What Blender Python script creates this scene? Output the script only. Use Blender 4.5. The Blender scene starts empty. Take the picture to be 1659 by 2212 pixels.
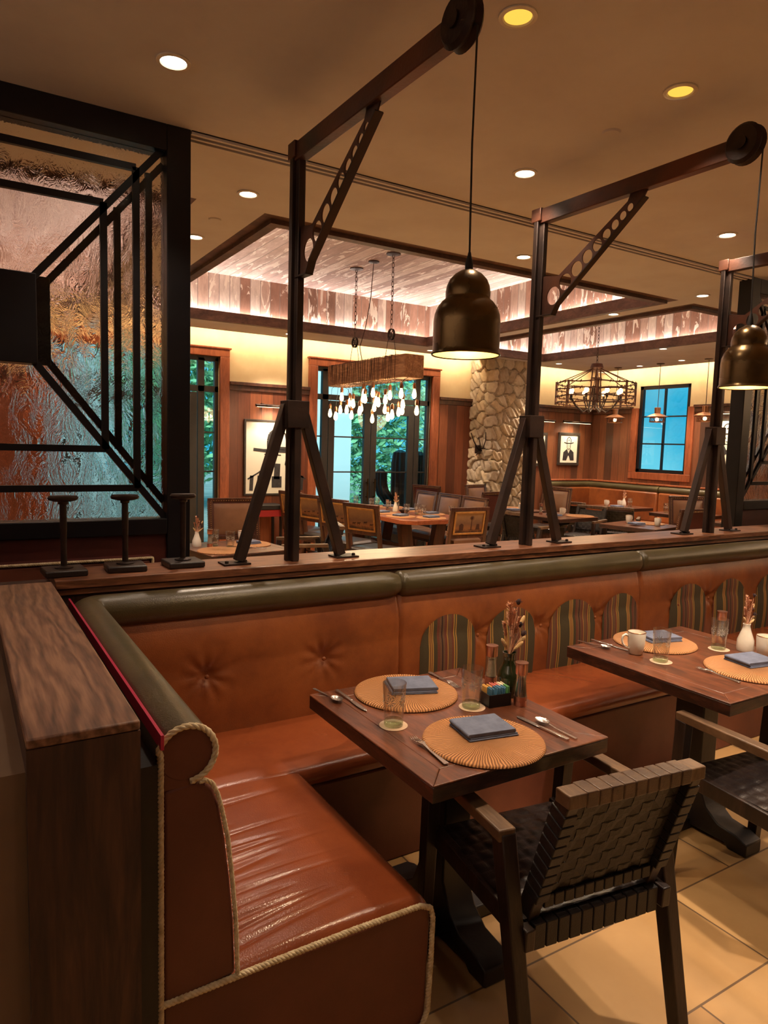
import bpy, math, random
from mathutils import Vector, Matrix
PI = math.pi
sc = bpy.context.scene
COL = sc.collection
random.seed(7)

# ---------------------------------------------------------------- camera
RX = (0.85282745, -0.02564895, 0.52156254)
RY = (-0.52136559, -0.09802011, 0.84768507)
RZ = (0.02938139, -0.99485385, -0.09696672)
EYE = 1.66
cam_data = bpy.data.cameras.new('camera')
cam = bpy.data.objects.new('camera', cam_data)
COL.objects.link(cam)
cam.matrix_world = Matrix(((RX[0], -RX[1], -RX[2], 0), (RY[0], -RY[1], -RY[2], 0), (RZ[0], -RZ[1], -RZ[2], EYE), (0, 0, 0, 1)))
cam_data.sensor_fit = 'VERTICAL'
cam_data.sensor_height = 36.0
cam_data.lens = 1504.76 / 2212 * 36.0
cam_data.clip_start = 0.02
sc.camera = cam

# ---------------------------------------------------------------- view, world
sc.view_settings.view_transform = 'Standard'
sc.view_settings.look = 'None'
sc.view_settings.gamma = 1
sc.view_settings.use_curve_mapping = False
sc.view_settings.exposure = 0.0
sc.cycles.max_bounces = 8
sc.cycles.diffuse_bounces = 5
sc.cycles.glossy_bounces = 4
sc.cycles.transmission_bounces = 8
sc.cycles.transparent_max_bounces = 8
sc.cycles.caustics_reflective = False
sc.cycles.caustics_refractive = False
sc.cycles.sample_clamp_indirect = 4.0
sc.cycles.use_denoising = True

def srgb(r, g, b):
    def f(c):
        c /= 255.0
        return c / 12.92 if c <= 0.04045 else ((c + 0.055) / 1.055) ** 2.4
    return (f(r), f(g), f(b), 1.0)

world = bpy.data.worlds.new('daylight')
sc.world = world
world.use_nodes = True
wn = world.node_tree
wn.nodes.clear()
w_out = wn.nodes.new('ShaderNodeOutputWorld')
w_bg = wn.nodes.new('ShaderNodeBackground')
w_tc = wn.nodes.new('ShaderNodeTexCoord')
w_no = wn.nodes.new('ShaderNodeTexNoise')
w_no.inputs['Scale'].default_value = 5.0
w_no.inputs['Detail'].default_value = 3.0
w_cr = wn.nodes.new('ShaderNodeValToRGB')
w_cr.color_ramp.elements[0].position = 0.35
w_cr.color_ramp.elements[0].color = (0.01, 0.36, 0.58, 1)
w_cr.color_ramp.elements[1].position = 0.72
w_cr.color_ramp.elements[1].color = (0.22, 0.74, 0.84, 1)
wn.links.new(w_tc.outputs['Generated'], w_no.inputs['Vector'])
wn.links.new(w_no.outputs['Fac'], w_cr.inputs['Fac'])
wn.links.new(w_cr.outputs['Color'], w_bg.inputs['Color'])
w_bg.inputs['Strength'].default_value = 1.35
wn.links.new(w_bg.outputs[0], w_out.inputs[0])

# ---------------------------------------------------------------- lights
WARM = (1.0, 0.77, 0.58)
def spot(name, loc, power, angle=1.9, blend=0.7, color=WARM, size=0.04, aim=None):
    l = bpy.data.lights.new(name, 'SPOT')
    l.energy = power; l.spot_size = angle; l.spot_blend = blend; l.color = color; l.shadow_soft_size = size
    o = bpy.data.objects.new(name, l); COL.objects.link(o); o.location = loc
    if aim:
        d = Vector(aim) - Vector(loc)
        o.rotation_euler = d.to_track_quat('-Z', 'Y').to_euler()
    return o
def point(name, loc, power, color=WARM, size=0.03):
    l = bpy.data.lights.new(name, 'POINT')
    l.energy = power; l.color = color; l.shadow_soft_size = size
    o = bpy.data.objects.new(name, l); COL.objects.link(o); o.location = loc
    return o
def area(name, loc, sx, sy, power, rot=(0, 0, 0), color=WARM):
    l = bpy.data.lights.new(name, 'AREA')
    l.shape = 'RECTANGLE'; l.size = sx; l.size_y = sy; l.energy = power; l.color = color
    o = bpy.data.objects.new(name, l); COL.objects.link(o); o.location = loc; o.rotation_euler = rot
    return o
# soft overcast daylight outside, coming over the roof of the building
_s = bpy.data.lights.new('daylight_sun', 'SUN'); _s.energy = 6.0; _s.color = (0.62, 0.93, 1.0); _s.angle = 0.6
_o = bpy.data.objects.new('daylight_sun', _s); COL.objects.link(_o)
_o.rotation_euler = Vector((0.25, 0.62, -0.75)).to_track_quat('-Z', 'Y').to_euler()
CEIL = 3.08
# downlights seen in the photograph: (x, y, power)
DOWN = [(0.74, 2.82, 30), (1.62, 1.88, 62), (2.47, 1.88, 62), (2.55, 2.85, 30), (4.31, 2.85, 30),
        (1.48, 4.01, 100), (1.48, 5.06, 160), (3.64, 4.04, 130), (5.78, 4.02, 130), (5.88, 5.11, 190),
        (3.81, 8.72, 150), (6.1, 8.72, 150), (8.33, 6.34, 200), (8.59, 8.55, 190), (9.72, 7.83, 170), (9.56, 6.93, 170)]
# the same grid carries on behind and beside the camera
for (x, y, p) in [(3.4, 1.88, 62), (4.6, 1.6, 50), (-0.6, 0.6, 8), (0.9, 0.35, 12), 
                  (4.4, 0.4, 70), (1.0, -1.2, 10), (3.2, -1.4, 20), (-1.4, 4.3, 110), (-1.0, 8.72, 110), (1.1, 8.72, 90)]:
    spot('downlight_beam', (x, y, CEIL - 0.03), p, 1.75, 0.5)
spot('downlight_beam', (2.75, 0.95, CEIL - 0.03), 230, 1.02, 0.2)

# added fill lamps along the unseen walls, throwing up to brighten the ceiling
area('ceiling_fill', (3.5, -3.3, 2.5), 9.0, .12, 18, (PI, 0, 0))
area('ceiling_fill', (-2.8, 1.0, 2.5), .12, 6.0, 120, (PI, 0, 0))
area('ceiling_fill', (10.05, .5, 2.5), .12, 6.0, 190, (PI, 0, 0))

# ---------------------------------------------------------------- mesh helpers
class MB:
    def __init__(s):
        s.v = []; s.f = []
    def add(s, vs, fs):
        n = len(s.v)
        s.v += [tuple(v) for v in vs]
        s.f += [tuple(i + n for i in f) for f in fs]
        return s
    def box(s, x0, x1, y0, y1, z0, z1):
        vs = [(x, y, z) for z in (z0, z1) for y in (y0, y1) for x in (x0, x1)]
        return s.add(vs, [(0, 2, 3, 1), (4, 5, 7, 6), (0, 1, 5, 4), (2, 6, 7, 3), (0, 4, 6, 2), (1, 3, 7, 5)])
    def bar(s, p0, p1, w, h, side=(1, 0, 0), w1=None, h1=None):
        p0 = Vector(p0); p1 = Vector(p1); d = (p1 - p0).normalized()
        a = Vector(side); a = (a - d * a.dot(d)).normalized(); b = d.cross(a)
        w1 = w if w1 is None else w1; h1 = h if h1 is None else h1
        vs = []
        for p, ww, hh in ((p0, w, h), (p1, w1, h1)):
            for i, j in ((-1, -1), (1, -1), (1, 1), (-1, 1)):
                vs.append(p + a * (i * ww / 2) + b * (j * hh / 2))
        return s.add(vs, [(3, 2, 1, 0), (4, 5, 6, 7), (0, 1, 5, 4), (1, 2, 6, 5), (2, 3, 7, 6), (3, 0, 4, 7)])
    def tube(s, pts, r, n=8, closed=False):
        P = [Vector(p) for p in pts]; m = len(P)
        rs = r if isinstance(r, (list, tuple)) else [r] * m
        up = None; vs = []
        for i in range(m):
            if closed: t = P[(i + 1) % m] - P[i - 1]
            else: t = P[min(i + 1, m - 1)] - P[max(i - 1, 0)]
            t.normalize()
            if up is None:
                up = Vector((0, 0, 1)) if abs(t.z) < 0.9 else Vector((1, 0, 0))
            up = (up - t * up.dot(t))
            if up.length < 1e-6: up = t.orthogonal()
            up.normalize()
            b = t.cross(up)
            for k in range(n):
                a = 2 * PI * k / n
                vs.append(P[i] + (up * math.cos(a) + b * math.sin(a)) * rs[i])
        fs = []
        for i in range(m if closed else m - 1):
            j = (i + 1) % m
            for k in range(n):
                l = (k + 1) % n
                fs.append((i * n + k, j * n + k, j * n + l, i * n + l))
        if not closed:
            fs.append(tuple(range(n))); fs.append(tuple((m - 1) * n + k for k in reversed(range(n))))
        return s.add(vs, fs)
    def lathe(s, prof, c=(0, 0, 0), n=24, M=None, close=False):
        vs = []; fs = []; m = len(prof)
        for (r, z) in prof:
            r = max(r, 1e-5)
            for k in range(n):
                a = 2 * PI * k / n
                p = Vector((r * math.cos(a), r * math.sin(a), z))
                if M is not None: p = M @ p
                vs.append((p.x + c[0], p.y + c[1], p.z + c[2]))
        for i in range(m if close else m - 1):
            j = (i + 1) % m
            for k in range(n):
                l = (k + 1) % n
                fs.append((i * n + k, i * n + l, j * n + l, j * n + k))
        return s.add(vs, fs)
    def ball(s, c, rx, ry=None, rz=None, n=10, m=6, M=None):
        ry = rx if ry is None else ry; rz = rx if rz is None else rz
        vs = []; fs = []
        for i in range(m + 1):
            t = PI * i / m
            for k in range(n):
                a = 2 * PI * k / n
                p = Vector((rx * math.sin(t) * math.cos(a), ry * math.sin(t) * math.sin(a), -rz * math.cos(t)))
                if M is not None: p = M @ p
                vs.append(p + Vector(c))
        for i in range(m):
            for k in range(n):
                l = (k + 1) % n
                fs.append((i * n + k, i * n + l, (i + 1) * n + l, (i + 1) * n + k))
        return s.add(vs, fs)
    def prism(s, poly, d0, d1, f):
        # poly: list of (a, b); f(a, b, d) -> xyz
        n = len(poly)
        vs = [f(a, b, d0) for a, b in poly] + [f(a, b, d1) for a, b in poly]
        fs = [tuple(range(n)), tuple(reversed(range(n, 2 * n)))]
        fs += [(i, i + n, (i + 1) % n + n, (i + 1) % n) for i in range(n)]
        return s.add(vs, fs)
    def grid(s, fn, nu, nv, flip=False):
        vs = [fn(i / nu, j / nv) for j in range(nv + 1) for i in range(nu + 1)]
        fs = []
        for j in range(nv):
            for i in range(nu):
                a = j * (nu + 1) + i
                q = (a, a + 1, a + nu + 2, a + nu + 1)
                fs.append(tuple(reversed(q)) if flip else q)
        return s.add(vs, fs)
    def build(s, name, mat, parent=None, bevel=0.0, seg=2, sharp=38, loc=None, fix=True, subd=0):
        me = bpy.data.meshes.new(name)
        me.from_pydata(s.v, [], s.f)
        if fix:
            import bmesh
            bm = bmesh.new(); bm.from_mesh(me)
            bmesh.ops.recalc_face_normals(bm, faces=bm.faces)
            bm.to_mesh(me); bm.free()
        me.materials.append(mat)
        me.polygons.foreach_set('use_smooth', [True] * len(me.polygons))
        me.set_sharp_from_angle(angle=math.radians(sharp))
        o = bpy.data.objects.new(name, me); COL.objects.link(o)
        if parent: o.parent = parent
        if loc: o.location = loc
        if bevel > 0:
            b = o.modifiers.new('bevel', 'BEVEL'); b.width = bevel; b.segments = seg; b.limit_method = 'ANGLE'
            b.angle_limit = math.radians(40)
        if subd:
            q = o.modifiers.new('sub', 'SUBSURF'); q.levels = subd; q.render_levels = subd
        return o

XY = lambda a, b, d: (a, b, d)
XZ = lambda a, b, d: (a, d, b)
YZ = lambda a, b, d: (d, a, b)

def plate(name, mat, outer, holes, thick, M, parent=None):
    """flat plate with round holes, made as a filled 2D curve and turned into a mesh"""
    cu = bpy.data.curves.new(name, 'CURVE'); cu.dimensions = '2D'; cu.fill_mode = 'BOTH'; cu.extrude = thick / 2
    for ring in [outer] + holes:
        sp = cu.splines.new('POLY'); sp.points.add(len(ring) - 1)
        for p, q in zip(sp.points, ring): p.co = (q[0], q[1], 0, 1)
        sp.use_cyclic_u = True
    tmp = bpy.data.objects.new(name, cu)
    me = bpy.data.meshes.new_from_object(tmp)
    bpy.data.objects.remove(tmp)
    me.transform(M); me.name = name
    me.materials.clear(); me.materials.append(mat)
    o = bpy.data.objects.new(name, me); COL.objects.link(o)
    if parent: o.parent = parent
    return o
def circle(cx, cy, r, n=20, sx=1.0):
    return [(cx + r * sx * math.cos(2 * PI * k / n), cy + r * math.sin(2 * PI * k / n)) for k in range(n)]

def thing(name, label, cat, loc=(0, 0, 0), rz=0.0, group=None):
    o = bpy.data.objects.new(name, None); COL.objects.link(o)
    o.empty_display_size = 0.1
    o.location = loc; o.rotation_euler = (0, 0, rz)
    return tag(o, label, cat, group)
def tag(o, label, cat=None, group=None):
    if label: o['label'] = label
    if cat: o['category'] = cat
    if group: o['group'] = group
    return o
def struct(o, kind='structure'):
    o['kind'] = kind
    return o
def kids(o):
    return [c for c in KID.get(o.name, [])]
KID = {}
def scan():
    KID.clear()
    for o in COL.objects:
        if o.parent: KID.setdefault(o.parent.name, []).append(o)
def dup(root, loc, rz=None, label=None, group=None):
    scan()
    def rec(o, par):
        c = o.copy(); COL.objects.link(c)
        if par: c.parent = par
        for k in kids(o): rec(k, c)
        return c
    r = rec(root, None)
    r.location = loc
    if rz is not None: r.rotation_euler = (0, 0, rz)
    if label: r['label'] = label
    if group: r['group'] = group
    return r

# ---------------------------------------------------------------- materials
def ramp(nt, stops, fac=None, interp='LINEAR'):
    r = nt.nodes.new('ShaderNodeValToRGB'); e = r.color_ramp.elements
    r.color_ramp.interpolation = interp
    while len(e) < len(stops): e.new(0.5)
    for el, (p, c) in zip(e, stops):
        el.position = p; el.color = c
    if fac is not None: nt.links.new(fac, r.inputs['Fac'])
    return r
def base(name):
    m = bpy.data.materials.new(name); m.use_nodes = True
    nt = m.node_tree
    return m, nt, nt.nodes['Principled BSDF']
def coords(nt, scale=(1, 1, 1), kind='Object', rot=(0, 0, 0)):
    tc = nt.nodes.new('ShaderNodeTexCoord'); mp = nt.nodes.new('ShaderNodeMapping')
    mp.inputs['Scale'].default_value = scale; mp.inputs['Rotation'].default_value = rot
    nt.links.new(tc.outputs[kind], mp.inputs['Vector'])
    return mp.outputs['Vector']
def noise(nt, vec, scale, detail=4, rough=0.55, dist=0.0):
    n = nt.nodes.new('ShaderNodeTexNoise')
    n.inputs['Scale'].default_value = scale; n.inputs['Detail'].default_value = detail
    n.inputs['Roughness'].default_value = rough; n.inputs['Distortion'].default_value = dist
    nt.links.new(vec, n.inputs['Vector'])
    return n.outputs['Fac']
def math_n(nt, op, a, b=None, c=None):
    m = nt.nodes.new('ShaderNodeMath'); m.operation = op
    for i, x in enumerate((a, b, c)):
        if x is None: continue
        if isinstance(x, (int, float)): m.inputs[i].default_value = x
        else: nt.links.new(x, m.inputs[i])
    return m.outputs[0]
def bump(nt, bs, h, strength=0.3, dist=0.01):
    b = nt.nodes.new('ShaderNodeBump'); b.inputs['Strength'].default_value = strength; b.inputs['Distance'].default_value = dist
    nt.links.new(h, b.inputs['Height']); nt.links.new(b.outputs[0], bs.inputs['Normal'])
    return b
def mat(name, c1, c2=None, scale=6, rough=0.5, metal=0.0, bs=0.0, bscale=60, stretch=(1, 1, 1), coat=0.0, detail=4, bd=0.004, r2=None, spec=None, coatr=0.15):
    m, nt, b = base(name)
    b.inputs['Base Color'].default_value = c1; b.inputs['Roughness'].default_value = rough; b.inputs['Metallic'].default_value = metal
    if coat: b.inputs['Coat Weight'].default_value = coat; b.inputs['Coat Roughness'].default_value = coatr
    if spec is not None: b.inputs['Specular IOR Level'].default_value = spec
    v = coords(nt, stretch)
    if c2:
        f = noise(nt, v, scale, detail)
        r = ramp(nt, [(0.35, c1), (0.65, c2)], f)
        nt.links.new(r.outputs[0], b.inputs['Base Color'])
        if r2 is not None:
            rr = ramp(nt, [(0.3, (rough,) * 3 + (1,)), (0.7, (r2,) * 3 + (1,))], f)
            nt.links.new(rr.outputs[0], b.inputs['Roughness'])
    if bs: bump(nt, b, noise(nt, v, bscale, 3), bs, bd)
    return m
def wood(name, dark, mid, light, grain=(1, 8, 8), rough=0.5, coat=0.0, scale=3, dist=0.6, bs=0.25, coatr=0.1):
    m, nt, b = base(name)
    v = coords(nt, grain)
    f = noise(nt, v, scale, 6, 0.6, dist)
    g = noise(nt, v, scale * 7, 3, 0.6)
    s = math_n(nt, 'ADD', math_n(nt, 'MULTIPLY', f, 0.75), math_n(nt, 'MULTIPLY', g, 0.25))
    r = ramp(nt, [(0.32, dark), (0.5, mid), (0.68, light)], s)
    nt.links.new(r.outputs[0], b.inputs['Base Color'])
    b.inputs['Roughness'].default_value = rough
    if coat: b.inputs['Coat Weight'].default_value = coat; b.inputs['Coat Roughness'].default_value = coatr
    bump(nt, b, g, bs, 0.003)
    return m
def sep(nt, kind='Object'):
    tc = nt.nodes.new('ShaderNodeTexCoord'); s = nt.nodes.new('ShaderNodeSeparateXYZ')
    nt.links.new(tc.outputs[kind], s.inputs[0])
    return tc.outputs[kind], s.outputs
def planks(name, axis, w, grain, cols, peel=None, rough=0.6, groove=0.06, coat=0.0, vsplit=None):
    """boards side by side along an axis ('x','y','xy'); grain = stretch of the noise; peel = colour of worn patches"""
    m, nt, b = base(name)
    vec, s = sep(nt)
    u = {'x': s[0], 'y': s[1], 'z': s[2]}.get(axis)
    if u is None: u = math_n(nt, 'ADD', s[0], s[1])
    q = math_n(nt, 'DIVIDE', u, w)
    idx = math_n(nt, 'FLOOR', q); fr = math_n(nt, 'FRACT', q)
    wh = nt.nodes.new('ShaderNodeTexWhiteNoise'); wh.noise_dimensions = '1D'
    nt.links.new(idx, wh.inputs['W'])
    n = len(cols)
    r = ramp(nt, [((i + 0.0) / n, c) for i, c in enumerate(cols)], wh.outputs['Value'], 'CONSTANT')
    mp = nt.nodes.new('ShaderNodeMapping'); mp.inputs['Scale'].default_value = grain
    cx = nt.nodes.new('ShaderNodeCombineXYZ')
    off = math_n(nt, 'MULTIPLY', wh.outputs['Value'], 17.0)
    for i in range(3): nt.links.new(off, cx.inputs[i])
    nt.links.new(vec, mp.inputs['Vector']); nt.links.new(cx.outputs[0], mp.inputs['Location'])
    g = noise(nt, mp.outputs['Vector'], 4, 6, 0.65)
    mx = nt.nodes.new('ShaderNodeMix'); mx.data_type = 'RGBA'; mx.blend_type = 'MULTIPLY'
    gr = ramp(nt, [(0.3, (0.55, 0.5, 0.48, 1)), (0.7, (1, 1, 1, 1))], g)
    mx.inputs[0].default_value = 0.8
    nt.links.new(r.outputs[0], mx.inputs[6]); nt.links.new(gr.outputs[0], mx.inputs[7])
    col = mx.outputs[2]
    if peel:
        mp2 = nt.nodes.new('ShaderNodeMapping'); mp2.inputs['Scale'].default_value = tuple(x * 0.5 for x in grain)
        nt.links.new(vec, mp2.inputs['Vector']); nt.links.new(cx.outputs[0], mp2.inputs['Location'])
        pn = noise(nt, mp2.outputs['Vector'], 3.2, 5, 0.6, 1.2)
        pr = ramp(nt, [(0.56, (0, 0, 0, 1)), (0.575, (1, 1, 1, 1))], pn)
        mx2 = nt.nodes.new('ShaderNodeMix'); mx2.data_type = 'RGBA'
        nt.links.new(pr.outputs[0], mx2.inputs[0]); nt.links.new(col, mx2.inputs[6]); mx2.inputs[7].default_value = peel
        col = mx2.outputs[2]
    edge = math_n(nt, 'MULTIPLY', math_n(nt, 'GREATER_THAN', fr, groove * 0.5), math_n(nt, 'LESS_THAN', fr, 1 - groove * 0.5))
    mx3 = nt.nodes.new('ShaderNodeMix'); mx3.data_type = 'RGBA'
    nt.links.new(edge, mx3.inputs[0]); mx3.inputs[6].default_value = tuple(c * 0.35 for c in cols[0][:3]) + (1,); nt.links.new(col, mx3.inputs[7])
    nt.links.new(mx3.outputs[2], b.inputs['Base Color'])
    b.inputs['Roughness'].default_value = rough
    if coat: b.inputs['Coat Weight'].default_value = coat; b.inputs['Coat Roughness'].default_value = 0.2
    bump(nt, b, math_n(nt, 'ADD', edge, math_n(nt, 'MULTIPLY', g, 0.3)), 0.3, 0.004)
    return m
def emit(name, color, strength):
    m = bpy.data.materials.new(name); m.use_nodes = True; nt = m.node_tree; nt.nodes.clear()
    o = nt.nodes.new('ShaderNodeOutputMaterial'); e = nt.nodes.new('ShaderNodeEmission')
    e.inputs[0].default_value = color; e.inputs[1].default_value = strength
    nt.links.new(e.outputs[0], o.inputs[0])
    return m
def leather(name, c1, c2, rough=0.35, bs=0.25, crease=0.0, scale=3.0):
    m, nt, b = base(name)
    v = coords(nt)
    f = noise(nt, v, scale, 6, 0.65)
    r = ramp(nt, [(0.36, c1), (0.64, c2)], f)
    nt.links.new(r.outputs[0], b.inputs['Base Color'])
    rr = ramp(nt, [(0.3, (rough,) * 3 + (1,)), (0.7, (rough * 1.15,) * 3 + (1,))], noise(nt, v, 5, 3))
    nt.links.new(rr.outputs[0], b.inputs['Roughness'])
    vo = nt.nodes.new('ShaderNodeTexVoronoi'); vo.inputs['Scale'].default_value = 240; nt.links.new(v, vo.inputs['Vector'])
    h = math_n(nt, 'ADD', math_n(nt, 'MULTIPLY', vo.outputs['Distance'], 0.25), math_n(nt, 'MULTIPLY', noise(nt, v, 14, 3, 0.5, 0.3), 0.6))
    bump(nt, b, h, bs, 0.006)
    return m
def glassmat(name, color=(1, 1, 1, 1), rough=0.0, ior=1.45, bs=0.0, bscale=10, bd=0.02, stretch=(1, 1, 1)):
    m = bpy.data.materials.new(name); m.use_nodes = True; nt = m.node_tree; nt.nodes.clear()
    o = nt.nodes.new('ShaderNodeOutputMaterial'); g = nt.nodes.new('ShaderNodeBsdfGlass')
    g.inputs['Color'].default_value = color; g.inputs['Roughness'].default_value = rough; g.inputs['IOR'].default_value = ior
    if bs:
        v = coords(nt, stretch)
        f = noise(nt, v, bscale, 4, 0.6, 1.6)
        b = nt.nodes.new('ShaderNodeBump'); b.inputs['Strength'].default_value = bs; b.inputs['Distance'].default_value = bd
        nt.links.new(f, b.inputs['Height']); nt.links.new(b.outputs[0], g.inputs['Normal'])
    nt.links.new(g.outputs[0], o.inputs[0])
    return m

S = srgb
m_ceil = mat('ceiling_plaster', S(210, 208, 210), S(202, 198, 200), 3, 0.9)
m_yel = mat('cream_plaster', S(232, 210, 168), S(226, 200, 156), 5, 0.85, bs=0.1, bscale=80)
m_oak = wood('oak_cap', S(52, 30, 20), S(112, 70, 46), S(158, 108, 74), grain=(14, .9, 14), rough=0.42, scale=1.6, dist=1.4, coat=0.25, coatr=0.3)
def cathedral(name, ax):
    m, nt, b = base(name)
    sc_ = [1.0, 1.0, 1.0]; sc_[ax] = 0.13
    v = coords(nt, tuple(sc_))
    w = nt.nodes.new('ShaderNodeTexWave'); w.wave_type = 'BANDS'; w.bands_direction = 'X' if ax == 1 else 'Y'
    w.inputs['Scale'].default_value = 9.0; w.inputs['Distortion'].default_value = 14.0; w.inputs['Detail'].default_value = 3.0
    w.inputs['Detail Scale'].default_value = 1.3; w.inputs['Detail Roughness'].default_value = 0.6
    nt.links.new(v, w.inputs['Vector'])
    sc2 = [60.0, 60.0, 60.0]; sc2[ax] = 4.0
    g = noise(nt, coords(nt, tuple(sc2)), 2.2, 3, 0.6)
    big = noise(nt, coords(nt, (1, 1, 1)), 3.0, 3, 0.5)
    s = math_n(nt, 'ADD', math_n(nt, 'ADD', math_n(nt, 'MULTIPLY', w.outputs['Fac'], 0.24), math_n(nt, 'MULTIPLY', g, 0.5)), math_n(nt, 'MULTIPLY', big, 0.25))
    r = ramp(nt, [(0.30, S(76, 50, 38)), (0.5, S(116, 82, 62)), (0.72, S(150, 112, 86))], s)
    nt.links.new(r.outputs[0], b.inputs['Base Color'])
    b.inputs['Roughness'].default_value = 0.45; b.inputs['Coat Weight'].default_value = 0.15; b.inputs['Coat Roughness'].default_value = 0.3
    bump(nt, b, s, 0.3, 0.002)
    return m
m_oak = cathedral('oak_cap', 1)
m_oakx = wood('oak_cap_long', S(52, 30, 20), S(118, 72, 46), S(165, 112, 76), grain=(1.2, 9, 9), rough=0.42, scale=2.2, dist=1.5, coat=0.25, coatr=0.3)
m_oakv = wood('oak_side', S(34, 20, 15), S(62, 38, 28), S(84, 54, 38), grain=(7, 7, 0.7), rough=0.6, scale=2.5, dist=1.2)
m_tan_wall = mat('tan_wall', S(120, 96, 72), S(108, 84, 62), 3, 0.8)
m_table = wood('table_wood', S(38, 20, 13), S(94, 52, 32), S(128, 74, 46), grain=(6, 1.0, 6), rough=0.33, coat=0.5, scale=2.4, dist=1.3, coatr=0.18)
m_tedge = wood('table_edge', S(20, 12, 9), S(48, 26, 18), S(84, 46, 30), grain=(3, 3, 9), rough=0.4, coat=0.3, scale=2.5, dist=1.0)
m_comtab = wood('communal_wood', S(92, 46, 28), S(140, 74, 46), S(168, 96, 62), grain=(6, 1.0, 6), rough=0.3, coat=0.5, scale=2)
m_black = mat('black_timber', S(24, 21, 22), S(32, 27, 26), 12, 0.45, bs=0.2, bscale=40)
m_steel = mat('blackened_steel', S(52, 44, 41), S(70, 54, 46), 7, 0.42, metal=0.55, bs=0.25, bscale=60, r2=0.6)
m_rust = mat('rusty_steel', S(104, 60, 38), S(54, 42, 38), 3, 0.5, metal=0.4, bs=0.3, bscale=60)
m_frame = mat('black_frame', S(20, 20, 24), S(27, 26, 30), 6, 0.4, metal=0.3)
m_orange = leather('orange_leather', S(144, 82, 42), S(112, 60, 32), 0.32, 0.2)
m_seat = leather('seat_leather', S(142, 74, 40), S(126, 62, 34), 0.24, 0.2)
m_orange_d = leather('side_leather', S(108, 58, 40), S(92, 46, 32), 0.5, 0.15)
m_olive = leather('olive_leather', S(76, 68, 42), S(62, 54, 34), 0.3, 0.2)
m_burg = leather('burgundy_leather', S(84, 34, 26), S(66, 26, 22), 0.45, 0.2)
m_tan = leather('tan_leather', S(134, 98, 74), S(116, 82, 60), 0.32, 0.15)
m_blackl = leather('black_leather', S(34, 28, 28), S(46, 37, 34), 0.3, 0.3)
m_rope = mat('rope', S(226, 212, 178), S(186, 166, 128), 60, 0.85)
m_dwood = wood('dark_chair_wood', S(18, 12, 10), S(36, 24, 19), S(54, 36, 28), grain=(7, 7, 1), rough=0.45, scale=3)
m_armw = wood('worn_arm_wood', S(56, 40, 28), S(98, 74, 52), S(132, 104, 76), grain=(7, 1, 2), rough=0.45, scale=3)
m_strap = leather('strap_leather', S(70, 52, 42), S(100, 78, 60), 0.35, 0.3, scale=20)
m_strapd = leather('dark_strap_leather', S(20, 16, 16), S(28, 22, 21), 0.5, 0.3, scale=20)
m_chairw = wood('chair_frame_wood', S(40, 22, 15), S(74, 42, 28), S(96, 58, 40), grain=(6, 6, 1), rough=0.4, coat=0.3, scale=3)
m_nail = mat('nailhead', S(190, 160, 110), None, rough=0.3, metal=0.9)
m_brass = mat('antique_brass', S(112, 92, 62), S(86, 70, 48), 5, 0.24, metal=1.0, bs=0.05, bscale=30, r2=0.32)
m_brassin = mat('gold_lining', S(250, 224, 140), None, rough=0.5, metal=0.3)
m_copper = mat('copper', S(206, 156, 136), None, rough=0.3, metal=1.0)
m_copperd = mat('aged_copper', S(168, 120, 88), S(136, 92, 66), 9, 0.35, metal=0.9)
m_iron = mat('dark_iron', S(40, 30, 26), S(56, 40, 32), 20, 0.5, metal=0.6, bs=0.3, bscale=80)
m_cable = mat('black_cable', S(18, 16, 16), None, rough=0.6)
m_glass = glassmat('clear_glass', (0.97, 0.99, 0.97, 1))
m_wine = mat('green_bottle_glass', S(38, 46, 24), S(28, 34, 18), 5, 0.12, spec=0.8, coat=0.5)
m_pane = None
m_ceramic = mat('white_ceramic', S(226, 220, 206), S(216, 208, 192), 20, 0.3, coat=0.3)
m_napkin = mat('blue_linen', S(104, 112, 134), S(90, 98, 120), 30, 0.95, bs=0.5, bscale=300, bd=0.002)
m_cutl = mat('cutlery_steel', S(225, 220, 215), None, rough=0.26, metal=1.0, bs=0.12, bscale=120, bd=0.002)
m_coaster = mat('paper_coaster', S(206, 186, 160), S(190, 160, 134), 10, 0.8)
m_salt = mat('salt', S(214, 200, 180), S(190, 176, 156), 120, 0.7)
m_pepper = mat('peppercorns', S(38, 34, 34), S(80, 74, 70), 240, 0.6)
m_caddy = mat('black_caddy', S(20, 20, 22), None, rough=0.35)
m_trim = wood('red_trim', S(108, 54, 30), S(142, 76, 44), S(162, 92, 56), grain=(6, 6, 1), rough=0.45, scale=3)
m_traytrim = wood('tray_beam', S(60, 40, 34), S(88, 60, 50), S(116, 84, 68), grain=(3, 3, 6), rough=0.6, scale=2)
m_doorf = mat('door_frame', S(46, 44, 40), S(52, 48, 44), 8, 0.45, metal=0.2)
m_paper = mat('canvas', S(226, 222, 204), None, rough=0.7)
m_ink = mat('ink', S(34, 32, 34), S(54, 50, 50), 30, 0.6)
m_pframe = mat('picture_frame', S(44, 38, 34), S(60, 52, 46), 20, 0.35)
m_pink = mat('magenta_strip', S(176, 30, 70), None, rough=0.5)
m_chain = mat('chain', S(70, 50, 40), None, rough=0.45, metal=0.7)
RE = [S(224, 206, 196), S(166, 128, 110), S(236, 224, 214), S(190, 152, 134), S(150, 116, 98), S(212, 186, 172), S(178, 140, 122)]
m_tray_x = planks('reclaimed_boards_x', 'x', 0.13, (5, 5, 1.6), RE, S(240, 230, 218), 0.7)
m_tray_y = planks('reclaimed_boards_y', 'y', 0.13, (5, 5, 1.6), RE, S(240, 230, 218), 0.7)
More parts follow.
